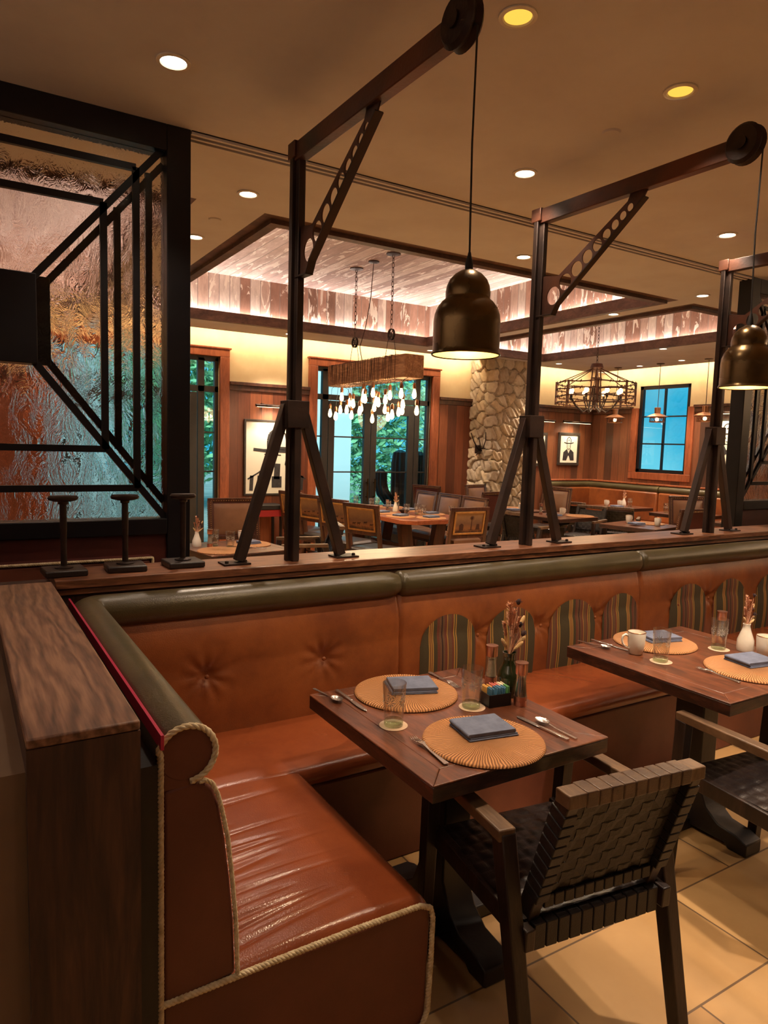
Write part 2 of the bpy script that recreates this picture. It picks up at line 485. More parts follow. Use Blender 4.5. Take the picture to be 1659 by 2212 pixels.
m_tray_c = planks('reclaimed_boards_ceiling', 'x', 0.15, (6, 1.3, 6), [S(236, 222, 220), S(206, 186, 182), S(242, 232, 228), S(190, 168, 164), S(222, 204, 200)], S(250, 244, 240), 0.7)
PA = [S(120, 64, 40), S(136, 76, 48), S(104, 56, 36), S(146, 84, 52), S(112, 60, 38)]
m_panel = planks('wall_panelling', 'xy', 0.17, (7, 7, 0.8), PA, None, 0.4, 0.04, coat=0.2)
PB = [S(110, 66, 42), S(84, 54, 38), S(130, 80, 50), S(96, 62, 44), S(72, 48, 36), S(120, 72, 46)]
m_panel2 = planks('old_wall_panelling', 'xy', 0.16, (7, 7, 0.8), PB, None, 0.45, 0.04, coat=0.2)

def mk_floor():
    m, nt, b = base('stone_floor')
    v = coords(nt, (1, 1, 1), rot=(0, 0, 0.0))
    br = nt.nodes.new('ShaderNodeTexBrick')
    br.inputs['Scale'].default_value = 1.0
    br.inputs['Brick Width'].default_value = 0.75; br.inputs['Row Height'].default_value = 0.38
    br.inputs['Mortar Size'].default_value = 0.004; br.inputs['Mortar Smooth'].default_value = 0.2
    br.inputs['Color1'].default_value = S(204, 166, 112); br.inputs['Color2'].default_value = S(182, 142, 92)
    br.inputs['Mortar'].default_value = S(110, 86, 62)
    nt.links.new(v, br.inputs['Vector'])
    n = noise(nt, v, 3.0, 5, 0.6)
    mx = nt.nodes.new('ShaderNodeMix'); mx.data_type = 'RGBA'; mx.blend_type = 'MULTIPLY'; mx.inputs[0].default_value = 0.5
    r = ramp(nt, [(0.3, (0.65, 0.6, 0.52, 1)), (0.7, (1, 1, 1, 1))], n)
    nt.links.new(br.outputs['Color'], mx.inputs[6]); nt.links.new(r.outputs[0], mx.inputs[7])
    nt.links.new(mx.outputs[2], b.inputs['Base Color'])
    b.inputs['Roughness'].default_value = 0.42
    bump(nt, b, n, 0.1, 0.004)
    return m
m_floor = mk_floor()
def mk_woven():
    m, nt, b = base('woven_grass')
    tc = nt.nodes.new('ShaderNodeTexCoord')
    g = nt.nodes.new('ShaderNodeTexGradient'); g.gradient_type = 'RADIAL'
    n0 = nt.nodes.new('ShaderNodeTexNoise'); n0.inputs['Scale'].default_value = 14
    nt.links.new(tc.outputs['Object'], n0.inputs['Vector'])
    nt.links.new(tc.outputs['Object'], g.inputs['Vector'])
    a = math_n(nt, 'ADD', math_n(nt, 'MULTIPLY', g.outputs['Fac'], 2 * PI * 120), math_n(nt, 'MULTIPLY', n0.outputs['Fac'], 16.0))
    s = math_n(nt, 'SINE', a)
    r = ramp(nt, [(0.0, S(112, 70, 38)), (0.4, S(188, 128, 76)), (1.0, S(216, 156, 100))], math_n(nt, 'MULTIPLY_ADD', s, 0.5, 0.5))
    nt.links.new(r.outputs[0], b.inputs['Base Color'])
    b.inputs['Roughness'].default_value = 0.6
    bump(nt, b, s, 0.8, 0.003)
    return m
m_woven = mk_woven()
def mk_stripes():
    m, nt, b = base('striped_blanket_fabric')
    vec, s = sep(nt)
    q = math_n(nt, 'FRACT', math_n(nt, 'MULTIPLY', s[0], 1 / 0.235))
    G = S(66, 58, 36); Y = S(160, 124, 58); R_ = S(102, 54, 38); B = S(98, 70, 48); D = S(46, 30, 26)
    st = []
    p = 0.0
    for w, c in [(.12, G), (.025, Y), (.02, R_), (.025, Y), (.02, R_), (.025, Y), (.09, G), (.06, R_), (.05, B), (.03, D), (.05, B), (.06, R_), (.02, Y), (.10, B), (.05, R_), (.025, Y), (.03, G), (.025, Y), (.17, G)]:
        st.append((p, c)); p += w
    r = ramp(nt, st, q, 'CONSTANT')
    nt.links.new(r.outputs[0], b.inputs['Base Color'])
    b.inputs['Roughness'].default_value = 0.9
    v = coords(nt, (1, 1, 1))
    bump(nt, b, noise(nt, v, 260, 2), 0.4, 0.002)
    return m
m_stripe = mk_stripes()
def mk_landscape():
    m, nt, b = base('painted_prairie')
    vec, s = sep(nt)
    n = noise(nt, coords(nt, (1, 1, 1)), 16, 5, 0.7, 0.5)
    h = math_n(nt, 'ADD', math_n(nt, 'MULTIPLY', s[2], 3.2), math_n(nt, 'MULTIPLY', n, 0.35))
    r = ramp(nt, [(0.0, S(46, 22, 16)), (0.15, S(92, 48, 28)), (0.3, S(54, 28, 20)), (0.42, S(140, 96, 60)), (0.6, S(112, 84, 66)), (1.0, S(160, 128, 92))], math_n(nt, 'SUBTRACT', h, 2.15))
    nt.links.new(r.outputs[0], b.inputs['Base Color'])
    b.inputs['Roughness'].default_value = 0.5
    return m
m_land = mk_landscape()
# rolled water glass of the partition screens
m_water = glassmat('rolled_glass', (0.95, 0.93, 0.91, 1), 0.0, 1.35, bs=0.5, bscale=9, bd=0.014, stretch=(1.6, 1, 0.9))
# window glass
m_win = bpy.data.materials.new('window_glass'); m_win.use_nodes = True
_nt = m_win.node_tree; _nt.nodes.clear()
_o = _nt.nodes.new('ShaderNodeOutputMaterial'); _t = _nt.nodes.new('ShaderNodeBsdfTransparent'); _g = _nt.nodes.new('ShaderNodeBsdfGlossy'); _m = _nt.nodes.new('ShaderNodeMixShader')
_f = _nt.nodes.new('ShaderNodeFresnel'); _f.inputs[0].default_value = 1.45
_g.inputs['Roughness'].default_value = 0.02; _t.inputs[0].default_value = (0.93, 0.97, 0.98, 1)
_nt.links.new(_f.outputs[0], _m.inputs[0]); _nt.links.new(_t.outputs[0], _m.inputs[1]); _nt.links.new(_g.outputs[0], _m.inputs[2]); _nt.links.new(_m.outputs[0], _o.inputs[0])
def thin_glass(name, tint):
    m = bpy.data.materials.new(name); m.use_nodes = True; nt = m.node_tree; nt.nodes.clear()
    o = nt.nodes.new('ShaderNodeOutputMaterial'); t = nt.nodes.new('ShaderNodeBsdfTransparent'); g = nt.nodes.new('ShaderNodeBsdfGlossy'); x = nt.nodes.new('ShaderNodeMixShader')
    l = nt.nodes.new('ShaderNodeLayerWeight'); l.inputs['Blend'].default_value = 0.18
    g.inputs['Roughness'].default_value = 0.04; t.inputs[0].default_value = tint
    a = math_n(nt, 'MULTIPLY_ADD', l.outputs['Facing'], 0.8, 0.12)
    nt.links.new(a, x.inputs[0]); nt.links.new(t.outputs[0], x.inputs[1]); nt.links.new(g.outputs[0], x.inputs[2]); nt.links.new(x.outputs[0], o.inputs[0])
    return m
m_thing = thin_glass('green_glass_foot', (0.86, 0.93, 0.80, 1))
m_thin = thin_glass('thin_clear_glass', (0.985, 0.99, 0.975, 1))
e_down = emit('lamp_disc', (1.0, 0.86, 0.66, 1), 14)
e_warm = emit('amber_lamp_disc', (1.0, 0.52, 0.07, 1), 1.35)
e_strip = emit('light_strip', (1.0, 0.82, 0.72, 1), 30)
e_cove = emit('cove_strip', (1.0, 0.74, 0.46, 1), 75)
e_bulb_hot = emit('pendant_bulb', (1.0, 0.74, 0.42, 1), 60)
e_bulb = emit('bulb_filament', (1.0, 0.66, 0.30, 1), 9)
e_pic = emit('picture_lamp', (1.0, 0.75, 0.4, 1), 7)

# ================================================================ SETTING
T1 = (1.83, 5.66, 4.42, 8.2)
T2 = (6.17, 8.05, 4.42, 8.35)
X0, X1, Y0, Y1 = -3.0, 10.3, -3.6, 9.3
b = MB().box(X0, X1, Y0, Y1, -0.1, 0.0)
struct(b.build('floor', m_floor))
T0 = (-2.6, 1.12, 4.42, 8.2)
g = 0.14   # ledge behind the tray beams
b = MB()
cz0, cz1 = CEIL, CEIL + 0.1
b.box(X0, X1, Y0, T1[2] - g, cz0, cz1)
b.box(X0, T0[0] - g, T1[2] - g, 8.2 + g, cz0, cz1)
b.box(T0[1] + g, T1[0] - g, T1[2] - g, 8.2 + g, cz0, cz1)
b.box(T1[1] + g, T2[0] - g, T1[2] - g, 8.2 + g, cz0, cz1)
b.box(T2[1] + g, 10.06, T1[2] - g, 8.2 + g, cz0, cz1)
b.box(X0, T2[0] - g, 8.2 + g, 9.06, cz0, cz1)
b.box(T2[0] - g, T2[1] + g, 8.35 + g, 9.06, cz0, cz1)
b.box(T2[1] + g, 10.06, 8.2 + g, 9.06, cz0, cz1)
b.box(X0, X1, 9.06, Y1, cz0 + 0.2, cz1 + 0.2)
b.box(10.06, X1, T1[2] - g, 9.06, cz0 + 0.2, cz1 + 0.2)
b.box(X0, X1, 9.02, 9.06, cz0, cz0 + 0.2)
b.box(10.02, 10.06, T1[2] - g, 9.06, cz0, cz0 + 0.2)
struct(b.build('ceiling', m_ceil, bevel=0))
n = 0
for T in (T0, T1, T2):
    x0, x1, y0, y1 = T
    ZT = 3.62
    n += 1
    # board-clad upstand and lid of each tray
    b = MB().box(x0 - g - .02, x1 + g + .02, y0 - g - .02, y0 - g, cz0 + 0.02, ZT)
    b.box(x0 - g - .02, x1 + g + .02, y1 + g, y1 + g + .02, cz0 + 0.02, ZT)
    struct(b.build('ceiling_tray_boards', m_tray_x))
    b = MB().box(x0 - g - .02, x0 - g, y0 - g, y1 + g, cz0 + 0.02, ZT)
    b.box(x1 + g, x1 + g + .02, y0 - g, y1 + g, cz0 + 0.02, ZT)
    struct(b.build('ceiling_tray_boards', m_tray_y))
    struct(MB().box(x0 - g, x1 + g, y0 - g, y1 + g, ZT, ZT + .03).build('ceiling_tray_lid', m_tray_c))
    b = MB()
    w = 0.07; zb0, zb1 = CEIL - 0.03, CEIL + 0.085
    b.box(x0 - w, x1 + w, y0 - w, y0, zb0, zb1); b.box(x0 - w, x1 + w, y1, y1 + w, zb0, zb1)
    b.box(x0 - w, x0, y0, y1, zb0, zb1); b.box(x1, x1 + w, y0, y1, zb0, zb1)
    b.box(x0 - g, x1 + g, y0 - g, y0 - w, cz0, cz0 + .02); b.box(x0 - g, x1 + g, y1 + w, y1 + g, cz0, cz0 + .02)
    b.box(x0 - g, x0 - w, y0 - w, y1 + w, cz0, cz0 + .02); b.box(x1 + w, x1 + g, y0 - w, y1 + w, cz0, cz0 + .02)
    struct(b.build('trim_%d' % n, m_traytrim))
    b = MB(); z0, z1 = cz0 + .03, cz0 + .055
    b.box(x0 - .09, x1 + .09, y0 - .09, y0 - .073, z0, z1); b.box(x0 - .09, x1 + .09, y1 + .073, y1 + .09, z0, z1)
    b.box(x0 - .09, x0 - .073, y0, y1, z0, z1); b.box(x1 + .073, x1 + .09, y0, y1, z0, z1)
    struct(b.build('light_strip', e_strip))
    xm, ym, LX_, LY_ = (x0 + x1) / 2, (y0 + y1) / 2, x1 - x0, y1 - y0
    PW = 17 * LX_ * LY_ / 14
    area('tray_strip', (xm, y0 - .122, z1 + .02), LX_, .02, PW, (PI - .65, 0, 0), (1, .82, .70)); area('tray_strip', (xm, y1 + .122, z1 + .02), LX_, .02, PW, (PI + .65, 0, 0), (1, .82, .70))
    area('tray_strip', (x0 - .122, ym, z1 + .02), .02, LY_, PW, (0, PI + .65, 0), (1, .82, .70)); area('tray_strip', (x1 + .122, ym, z1 + .02), .02, LY_, PW, (0, PI - .65, 0), (1, .82, .70))
struct(MB().box(X0 + .1, 10.0, 9.065, 9.085, cz0 + .03, cz0 + .05).build('light_strip', e_cove))
struct(MB().box(10.065, 10.085, 4.6, 9.0, cz0 + .03, cz0 + .05).build('light_strip', e_cove))
# linear slot in the ceiling over the partition
b = MB()
for yy_ in (3.385, 3.43, 3.475): b.box(0.97, 10.3, yy_ - .009, yy_ + .009, CEIL - .014, CEIL + .001)
struct(b.build('trim_4', m_ceil))
struct(MB().box(0.97, 10.3, 3.37, 3.49, CEIL - .003, CEIL + .001).build('trim_5', m_iron))

# walls
def wall_x(name, xs, y0, y1, z0, z1, m, openings):
    """wall standing across y, with openings (x0, x1, z0, z1)"""
    b = MB(); cuts = sorted(openings); x = xs[0]
    for (a, c, e, f) in cuts:
        b.box(x, a, y0, y1, z0, z1)
        if f < z1: b.box(a, c, y0, y1, f, z1)
        if e > z0: b.box(a, c, y0, y1, z0, e)
        x = c
    b.box(x, xs[1], y0, y1, z0, z1)
    return struct(b.build(name, m))
wall_x('wall_back', (X0, X1 + .15), Y1, Y1 + .15, 0, 3.28, m_yel, [(1.0, 3.05, 0, 2.76), (4.5, 6.55, 0, 2.76)])
b = MB().box(X1, X1 + .15, Y0, 7.25, 0, 3.28).box(X1, X1 + .15, 8.25, Y1, 0, 3.28)
b.box(X1, X1 + .15, 7.25, 8.25, 0, 1.3).box(X1, X1 + .15, 7.25, 8.25, 2.8, 3.28)
struct(b.build('wall_right', m_yel))
struct(MB().box(X0 - .15, X0, Y0, Y1 + .15, 0, 3.28).build('wall_left', m_oakv))
struct(MB().box(X0 - .15, X1 + .15, Y0 - .15, Y0, 0, 3.28).build('wall_front', m_oakv))
# panelling with its cap rail
for (a, c, m) in ((X0, 0.87, m_panel), (3.18, 4.37, m_panel), (6.68, 7.38, m_panel), (8.06, 10.3, m_panel2)):
    struct(MB().box(a, c, Y1 - .03, Y1, 0, 2.40).build('wall_panelling', m))
    b = MB().box(a, c, Y1 - .085, Y1, 2.40, 2.445).box(a, c, Y1 - .055, Y1, 2.33, 2.40)
    struct(b.build('trim_6', m_chairw, bevel=.004))
for (a, c) in ((Y0, 7.13), (8.37, 9.27)):
    struct(MB().box(X1 - .03, X1, a, c, 0, 2.40).build('wall_panelling', m_panel2))
    b = MB().box(X1 - .085, X1, a, c, 2.40, 2.445).box(X1 - .055, X1, a, c, 2.33, 2.40)
    struct(b.build('trim_7', m_chairw, bevel=.004))
struct(MB().box(X1 - .03, X1, 7.13, 8.37, 0, 1.18).build('wall_panelling', m_panel2))

# french door units with sidelights and transoms
def door_unit(name, dx):
    r = struct(thing(name, None, None, (dx, 0, 0)))
    y0, y1 = 9.33, 9.40
    b = MB()
    for (a, c) in ((4.5, 4.52), (4.62, 4.72), (6.27, 6.36), (6.5, 6.55)): b.box(a, c, y0, y1, 0, 2.74)
    b.box(4.5, 6.55, y0, y1, 2.70, 2.76).box(4.5, 6.55, y0, y1, 2.29, 2.37)
    b.box(5.43, 5.50, y0 + .01, y1 - .01, 2.37, 2.70)
    for (a, c) in ((4.52, 4.62), (6.36, 6.5)):
        for z in (1.22, 1.75): b.box(a, c, y0 + .02, y0 + .05, z - .01, z + .01)
        b.box(a, c, y0 + .01, y1 - .01, 0, .25)
    b.build('door_frame', m_doorf, r, bevel=.003)
    for (a, c, hx) in ((4.73, 5.455, 5.40), (5.465, 6.26, 5.53)):
        q = MB().box(a, a + .10, y0, y1 - .01, .02, 2.28).box(c - .11, c, y0, y1 - .01, .02, 2.28)
        q.box(a + .1, c - .11, y0, y1 - .01, 2.11, 2.28).box(a + .1, c - .11, y0, y1 - .01, .02, .28)
        for z in (1.22, 1.75): q.box(a + .1, c - .11, y0 + .02, y0 + .05, z - .01, z + .01)
        lf = q.build('door_leaf', m_doorf, r, bevel=.003)
        h = MB().tube([(hx, y0 - .05, .78), (hx, y0 - .05, 1.12)], .013, 8)
        h.bar((hx, y0, .84), (hx, y0 - .05, .84), .015, .015).bar((hx, y0, 1.06), (hx, y0 - .05, 1.06), .015, .015)
        h.build('door_handle', m_brass, lf)
        MB().box(a + .1, c - .11, y0 + .03, y0 + .036, .28, 2.11).build('pane', m_win, lf)
    MB().box(4.52, 4.62, y0 + .03, y0 + .036, .25, 2.29).build('pane', m_win, r)
    MB().box(6.36, 6.5, y0 + .03, y0 + .036, .25, 2.29).build('pane', m_win, r)
    MB().box(4.52, 6.5, y0 + .03, y0 + .036, 2.37, 2.70).build('pane', m_win, r)
    b = MB().box(4.37, 4.5, Y1 - .06, Y1 + .03, 0, 2.76).box(6.55, 6.68, Y1 - .06, Y1 + .03, 0, 2.76).box(4.37, 6.68, Y1 - .06, Y1 + .03, 2.76, 2.88)
    b.box(4.35, 6.70, Y1 - .075, Y1, 2.86, 2.885)
    b.build('casing', m_trim, r, bevel=.006)
    return r
door_unit('door_2', 0)
door_unit('door_1', -3.5)
# window in the right wall
r = struct(thing('window_1', None, None, (0, 0, 0)))
b = MB().box(X1 + .01, X1 + .07, 7.25, 7.31, 1.3, 2.8).box(X1 + .01, X1 + .07, 8.19, 8.25, 1.3, 2.8)
b.box(X1 + .01, X1 + .07, 7.25, 8.25, 1.3, 1.36).box(X1 + .01, X1 + .07, 7.25, 8.25, 2.74, 2.8)
b.box(X1 + .02, X1 + .06, 7.735, 7.765, 1.36, 2.74)
for z in (1.80, 2.27): b.box(X1 + .02, X1 + .06, 7.31, 8.19, z - .012, z + .012)
b.build('window_frame', m_frame, r)
MB().box(X1 + .035, X1 + .04, 7.3, 8.2, 1.34, 2.76).build('pane', m_win, r)
b = MB().box(X1 - .05, X1 - .001, 7.13, 7.25, 1.30, 2.42).box(X1 - .05, X1 + .02, 8.25, 8.37, 1.30, 2.42).box(X1 - .05, X1 + .02, 7.13, 8.37, 1.18, 1.3)
b.build('casing', m_trim, r, bevel=.005)

# stone pier
def stone_face(P, w, h, nrm, nx, nz, seeds, amp=.045):
    pass
def stone_column():
    rnd = random.Random(3)
    vs = []; fs = []; cols = []
    pal = [(.62, .50, .34), (.50, .40, .28), (.70, .60, .44), (.56, .47, .36), (.44, .35, .25), (.66, .52, .34)]
    L = .5 + .72 + .5; Hh = CEIL
    seeds = []
    for j in range(17):
        for i in range(9):
            seeds.append(((i + .5 + rnd.uniform(-.42, .42)) * L / 9, (j + .5 + rnd.uniform(-.42, .42)) * Hh / 17, rnd.randrange(6), rnd.uniform(.0, 1)))
    nu, nv = 110, 190
    for j in range(nv + 1):
        z = Hh * j / nv
        for i in range(nu + 1):
            u = L * i / nu
            wu = u + .015 * math.sin(z * 23 + u * 11); wz = z + .015 * math.sin(u * 31)
            d = sorted(((wu - s[0]) ** 2 + ((wz - s[1]) * 1.15) ** 2, k) for k, s in enumerate(seeds) if abs(s[1] - z) < .5)[:2]
            d1, d2 = math.sqrt(d[0][0]), math.sqrt(d[1][0]); s = seeds[d[0][1]]
            e = min(1, (d2 - d1) / .035); e = e * e * (3 - 2 * e)
            hgt = e * (.035 + .03 * s[3]) + .006 * math.sin(u * 70 + z * 50) * e
            if u < .5: p = (7.38 - hgt, 9.3 - u, z)
            elif u < 1.22: p = (7.38 + (u - .5), 8.8 - hgt, z)
            else: p = (8.10 + hgt, 8.8 + (u - 1.22), z)
            vs.append(p)
            c = pal[s[2]] if e > .25 else (.40, .33, .25)
            cols.append(c + (1,))
    for j in range(nv):
        for i in range(nu):
            a = j * (nu + 1) + i
            fs.append((a, a + 1, a + nu + 2, a + nu + 1))
    m, nt, bs = base('fieldstone')
    at = nt.nodes.new('ShaderNodeVertexColor'); at.layer_name = 'stone'
    v = coords(nt); f = noise(nt, v, 14, 6, .65)
    mx = nt.nodes.new('ShaderNodeMix'); mx.data_type = 'RGBA'; mx.blend_type = 'MULTIPLY'; mx.inputs[0].default_value = .6
    rr = ramp(nt, [(.3, (.6, .55, .48, 1)), (.65, (1, 1, 1, 1))], f)
    nt.links.new(at.outputs[0], mx.inputs[6]); nt.links.new(rr.outputs[0], mx.inputs[7]); nt.links.new(mx.outputs[2], bs.inputs['Base Color'])
    bs.inputs['Roughness'].default_value = .85
    bump(nt, bs, f, .5, .01)
    mb = MB(); mb.add(vs, fs)
    o = mb.build('stone_pier', m, sharp=50)
    ca = o.data.color_attributes.new('stone', 'FLOAT_COLOR', 'POINT')
    for i, c in enumerate(cols): ca.data[i].color = c
    return struct(o)
stone_column()

# ---------------------------------------------------------------- outside
struct(MB().box(-2, 40, 9.5, 40, -.25, -.05).build('ground', mat('paving', S(150, 150, 140), S(120, 124, 116), 2, .8)))
struct(MB().box(4.6, 6.80, 12.4, 12.9, -.05, 4.2).build('porch_pillar', mat('white_render', S(222, 226, 224), None, rough=.8)))
struct(MB().box(.4, 2.3, 12.4, 12.9, -.05, 4.2).build('porch_pillar', mat('grey_render', S(170, 172, 168), None, rough=.8)))
m_leaf = mat('leaves', S(96, 150, 110), S(150, 200, 140), 4, .6)
m_leaf2 = mat('pale_leaves', S(150, 195, 150), S(200, 225, 185), 4, .6)
def foliage(name, c, rad, n, size, m, parent=None, seed=1, box=False):
    r = random.Random(seed); mb = MB()
    for i in range(n):
        if box:
            p = Vector((c[0] + r.uniform(-rad[0], rad[0]), c[1] + r.uniform(-rad[1], rad[1]), c[2] + r.uniform(-rad[2], rad[2])))
        else:
            while True:
                q = Vector((r.uniform(-1, 1), r.uniform(-1, 1), r.uniform(-1, 1)))
                if .35 < q.length < 1: break
            p = Vector((c[0] + q.x * rad[0], c[1] + q.y * rad[1], c[2] + q.z * rad[2]))
        a = Vector((r.gauss(0, 1), r.gauss(0, 1), r.gauss(0, 1))).normalized(); bb = a.orthogonal().normalized()
        s = size * r.uniform(.6, 1.3)
        mb.add([p - a * s, p + bb * s * .4, p + a * s, p - bb * s * .4], [(0, 1, 2, 3)])
    return mb.build(name, m, parent, fix=False)
def tree(x, y, h, label, seed, m):
    t = thing('tree', label, 'tree', (x, y, -.05), 0)
    MB().tube([(0, 0, 0), (.1, 0, h * .25), (0, .1, h * .5)], [.16, .12, .08], 8).build('trunk', m_iron, t)
    foliage('crown', (0, 0, h * .55), (h * .30, h * .30, h * .46), 4200, .13, m, t, seed)
tree(9.3, 16.2, 5.2, 'leafy green tree outside, seen through the middle of the french door', 2, m_leaf)
tree(12.8, 16.8, 5.0, 'paler green tree outside, seen through the right leaf of the french door', 3, m_leaf2)
tree(4.6, 17.0, 5.0, 'leafy tree outside, seen in the narrow pane of the left french door', 9, m_leaf)
h = thing('clipped_hedge', 'low clipped hedge outside the french door', 'hedge', (9.2, 14.2, -.05))
foliage('hedge_leaves', (0, 0, .5), (2.6, .35, .5), 3500, .06, m_leaf, h, 5, True)
# ribbed cactus sculpture outside the door
def cactus():
    t = thing('cactus_sculpture', 'black ribbed cactus figure outside the right leaf of the french door', 'sculpture', (6.35, 9.85, -.05))
    def ribbed(mb, pts, rs, nr=12):
        P = []
        n = nr * 2
        mb2 = MB().tube(pts, rs, n)
        c = [Vector(p) for p in pts]
        vs = []
        for i, v in enumerate(mb2.v):
            k = i // n
            v = Vector(v)
            s = 1.0 if i % 2 == 0 else .82
            vs.append(c[k] + (v - c[k]) * s)
        mb.add(vs, mb2.f)
    m1 = MB(); ribbed(m1, [(0, 0, 0), (0, 0, .4), (0, 0, 1.4), (0, 0, 1.58), (0, 0, 1.62)], [.13, .15, .15, .12, .03])
    m1.build('cactus_trunk', m_black, t, sharp=20)
    for s, zt, px in ((-1, 1.30, .33), (1, 1.60, .36)):
        a = MB(); ribbed(a, [(0, 0, .72), (s * .2, 0, .76), (s * px, 0, .92), (s * (px + .04), 0, 1.05), (s * (px + .04), 0, zt - .06), (s * (px + .04), 0, zt)], [.08, .1, .11, .11, .1, .03])
        a.build('cactus_arm', m_black, t, sharp=20)
cactus()

# ================================================================ DOWNLIGHTS
def downlight():
    t = thing('downlight', '', 'downlight', (0, 0, CEIL))
    MB().lathe([(.05, -.001), (.064, -.001), (.064, -.006), (.05, -.008), (.046, -.003)], n=28).build('trim_ring', m_ceramic, t)
    MB().lathe([(0, -.0025), (.048, -.0025), (.048, -.0015), (0, -.0015)], n=28).build('lens', e_down, t)
    return t
DL = ['round white ceiling light left of the steel cranes, above the glass screen', 'amber ceiling light beside the end of the first crane beam',
      'amber ceiling light between the second crane beam and the top right of the photo', 'round ceiling light between the first two cranes, before the ceiling slot',
      'round ceiling light past the second crane beam, before the ceiling slot', 'round ceiling light right of the glass screen post',
      'small round ceiling light just left of the near tray corner', 'small ceiling light between the pendant cable and second crane post',
      'small ceiling light left of the third crane post', 'small ceiling light between the two ceiling trays',
      'tiny ceiling light behind the first crane post, by the far wall', 'tiny ceiling light in front of the far wall, left of the stone pier',
      'small ceiling light above the lantern pendants, next to the second tray', 'tiny ceiling light right of the stone pier top',
      'tiny ceiling light between the first and second lantern pendants', 'tiny ceiling light between the second and third lantern pendants']
d0 = downlight()
for i, (x, y, p) in enumerate(DOWN):
    o = d0 if i == 0 else dup(d0, (x, y, CEIL))
    o.location = (x, y, CEIL); tag(o, DL[i], 'downlight', 'round recessed ceiling lights')
    spot('downlight_beam', (x, y, CEIL - .02), p, 1.75, .5)
for o in [q for q in COL.objects if q.parent and q.parent.get('label') in (DL[1], DL[2]) and q.name.startswith('lens')]:
    o.data = o.data.copy(); o.data.materials[0] = e_warm
for x, y, l in ((1.47, 4.59, 'flat round sprinkler cover on the ceiling left of the tray'), (2.54, 2.28, 'faint round sprinkler cover on the ceiling between two amber lights')):
    o = MB().lathe([(0, -.008), (.036, -.008), (.042, 0), (0, 0)], n=24).build('sprinkler_cover', m_ceil, None, loc=(x, y, CEIL))
    tag(o, l, 'sprinkler cover', 'ceiling sprinkler covers')

# ================================================================ PARTITION AND BANQUETTE
def rope(path, r=.0055, pitch=.028, closed=False):
    """three-strand twisted rope along a polyline"""
    P = [Vector(p) for p in path]
    pts = []
    for a, c in zip(P, P[1:]):
        n = max(1, int((c - a).length / .0045))
        pts += [a.lerp(c, k / n) for k in range(n)]
    pts.append(P[-1])
    mb = MB(); up = None; fr = []; s = 0
    for i, p in enumerate(pts):
        t = (pts[min(i + 1, len(pts) - 1)] - pts[max(i - 1, 0)]).normalized()
        if up is None: up = t.orthogonal().normalized()
        up = (up - t * up.dot(t)).normalized()
        fr.append((p, up.copy(), t.cross(up), s)); s += .0045
    for k in range(3):
        strand = [p + (u * math.cos(2 * PI * (q / pitch + k / 3)) + w * math.sin(2 * PI * (q / pitch + k / 3))) * r * .55 for p, u, w, q in fr]
        mb.tube(strand, r * .62, 6)
    return mb
# long wall with its oak cap
LW = thing('partition_wall', 'long low oak-capped wall behind the banquette, carrying the steel cranes', 'partition', (0, 0, 0))
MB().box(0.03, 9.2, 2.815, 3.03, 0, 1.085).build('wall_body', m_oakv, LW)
MB().box(0.30, 9.22, 2.79, 3.06, 1.085, 1.12).build('cap_board', m_oakx, LW, bevel=.004)
MB().box(0.30, 9.2, 2.80, 2.83, 1.06, 1.085).build('cap_moulding', m_oakx, LW, bevel=.003)
SW = thing('end_wall', 'short low wall with a wide oak top at the left of the banquette', 'partition', (0, 0, 0))
MB().box(0.092, 0.288, 1.336, 2.81, 0, 1.0995).build('wall_body', m_oakv, SW)
MB().box(0.092, 0.288, 1.336, 2.79, 1.10, 1.12).build('cap_board', m_oak, SW, bevel=.004)
MB().box(0.03, 0.0945, 1.36, 2.81, 0, 1.05).build('side_panel', m_tan_wall, SW)

BQ = thing('corner_banquette', 'long orange leather corner banquette with olive roll top and rope trim', 'banquette', (0, 0, 0))
SZ = .47
YE = 1.40       # plane of the end panel
SX0, SX1 = .49, 1.04
LY0, LY1 = 2.20, 2.68
XR = 8.6
# plinths under the seats
MB().box(.345, SX1 - .015, YE + .006, 2.75, .0, .40).box(.345, XR, LY0 + .015, 2.78, 0, .40).build('seat_base', m_orange_d, BQ, bevel=.01)
# short seat: pulled, pleated leather
def pleats(x, y):
    u = (x - SX0) / (SX1 - SX0)
    f = 0.0
    for k, (yy, am, wd, ln, sl) in enumerate(PL):
        d = (y - yy - sl * (x - SX0))
        a = math.exp(-(d / wd) ** 2) * max(0, 1 - u / ln) ** .8 * min(1, u * 12 + .2)
        f -= am * a
    return f
rr = random.Random(5)
PL = []
yy = 1.47
while yy < 2.18:
    PL.append((yy, rr.uniform(.004, .011), rr.uniform(.007, .015), rr.uniform(.35, .95), rr.uniform(-.02, .12)))
    yy += rr.uniform(.028, .055)
def seat_short(u, v):
    # u across x (wraps over the front edge), v along y
    y = YE + .004 + v * (LY0 + .0 - YE - .004) if True else 0
    if u < .86:
        x = SX0 - .03 + (u / .86) * (SX1 - .035 - SX0 + .03); z = SZ
    else:
        a = (u - .86) / .14 * PI * .62
        x = SX1 - .035 + .04 * math.sin(a); z = SZ - .04 + .04 * math.cos(a) - max(0, a - 1.3) * .05
    e0 = (y - YE) / .035
    if e0 < 1: z -= .022 * (1 - e0) ** 2.2
    z += .012 * math.sin(PI * min(1, max(0, (x - SX0) / (SX1 - SX0)))) + pleats(x, y)
    return (x, y, z)
MB().grid(seat_short, 150, 260).build('seat_cushion', m_seat, BQ, sharp=80)
MB().box(SX0 - .12, SX1 - .022, YE + .01, LY0 + .3, .38, SZ - .03).build('seat_board', m_orange_d, BQ, bevel=.01)
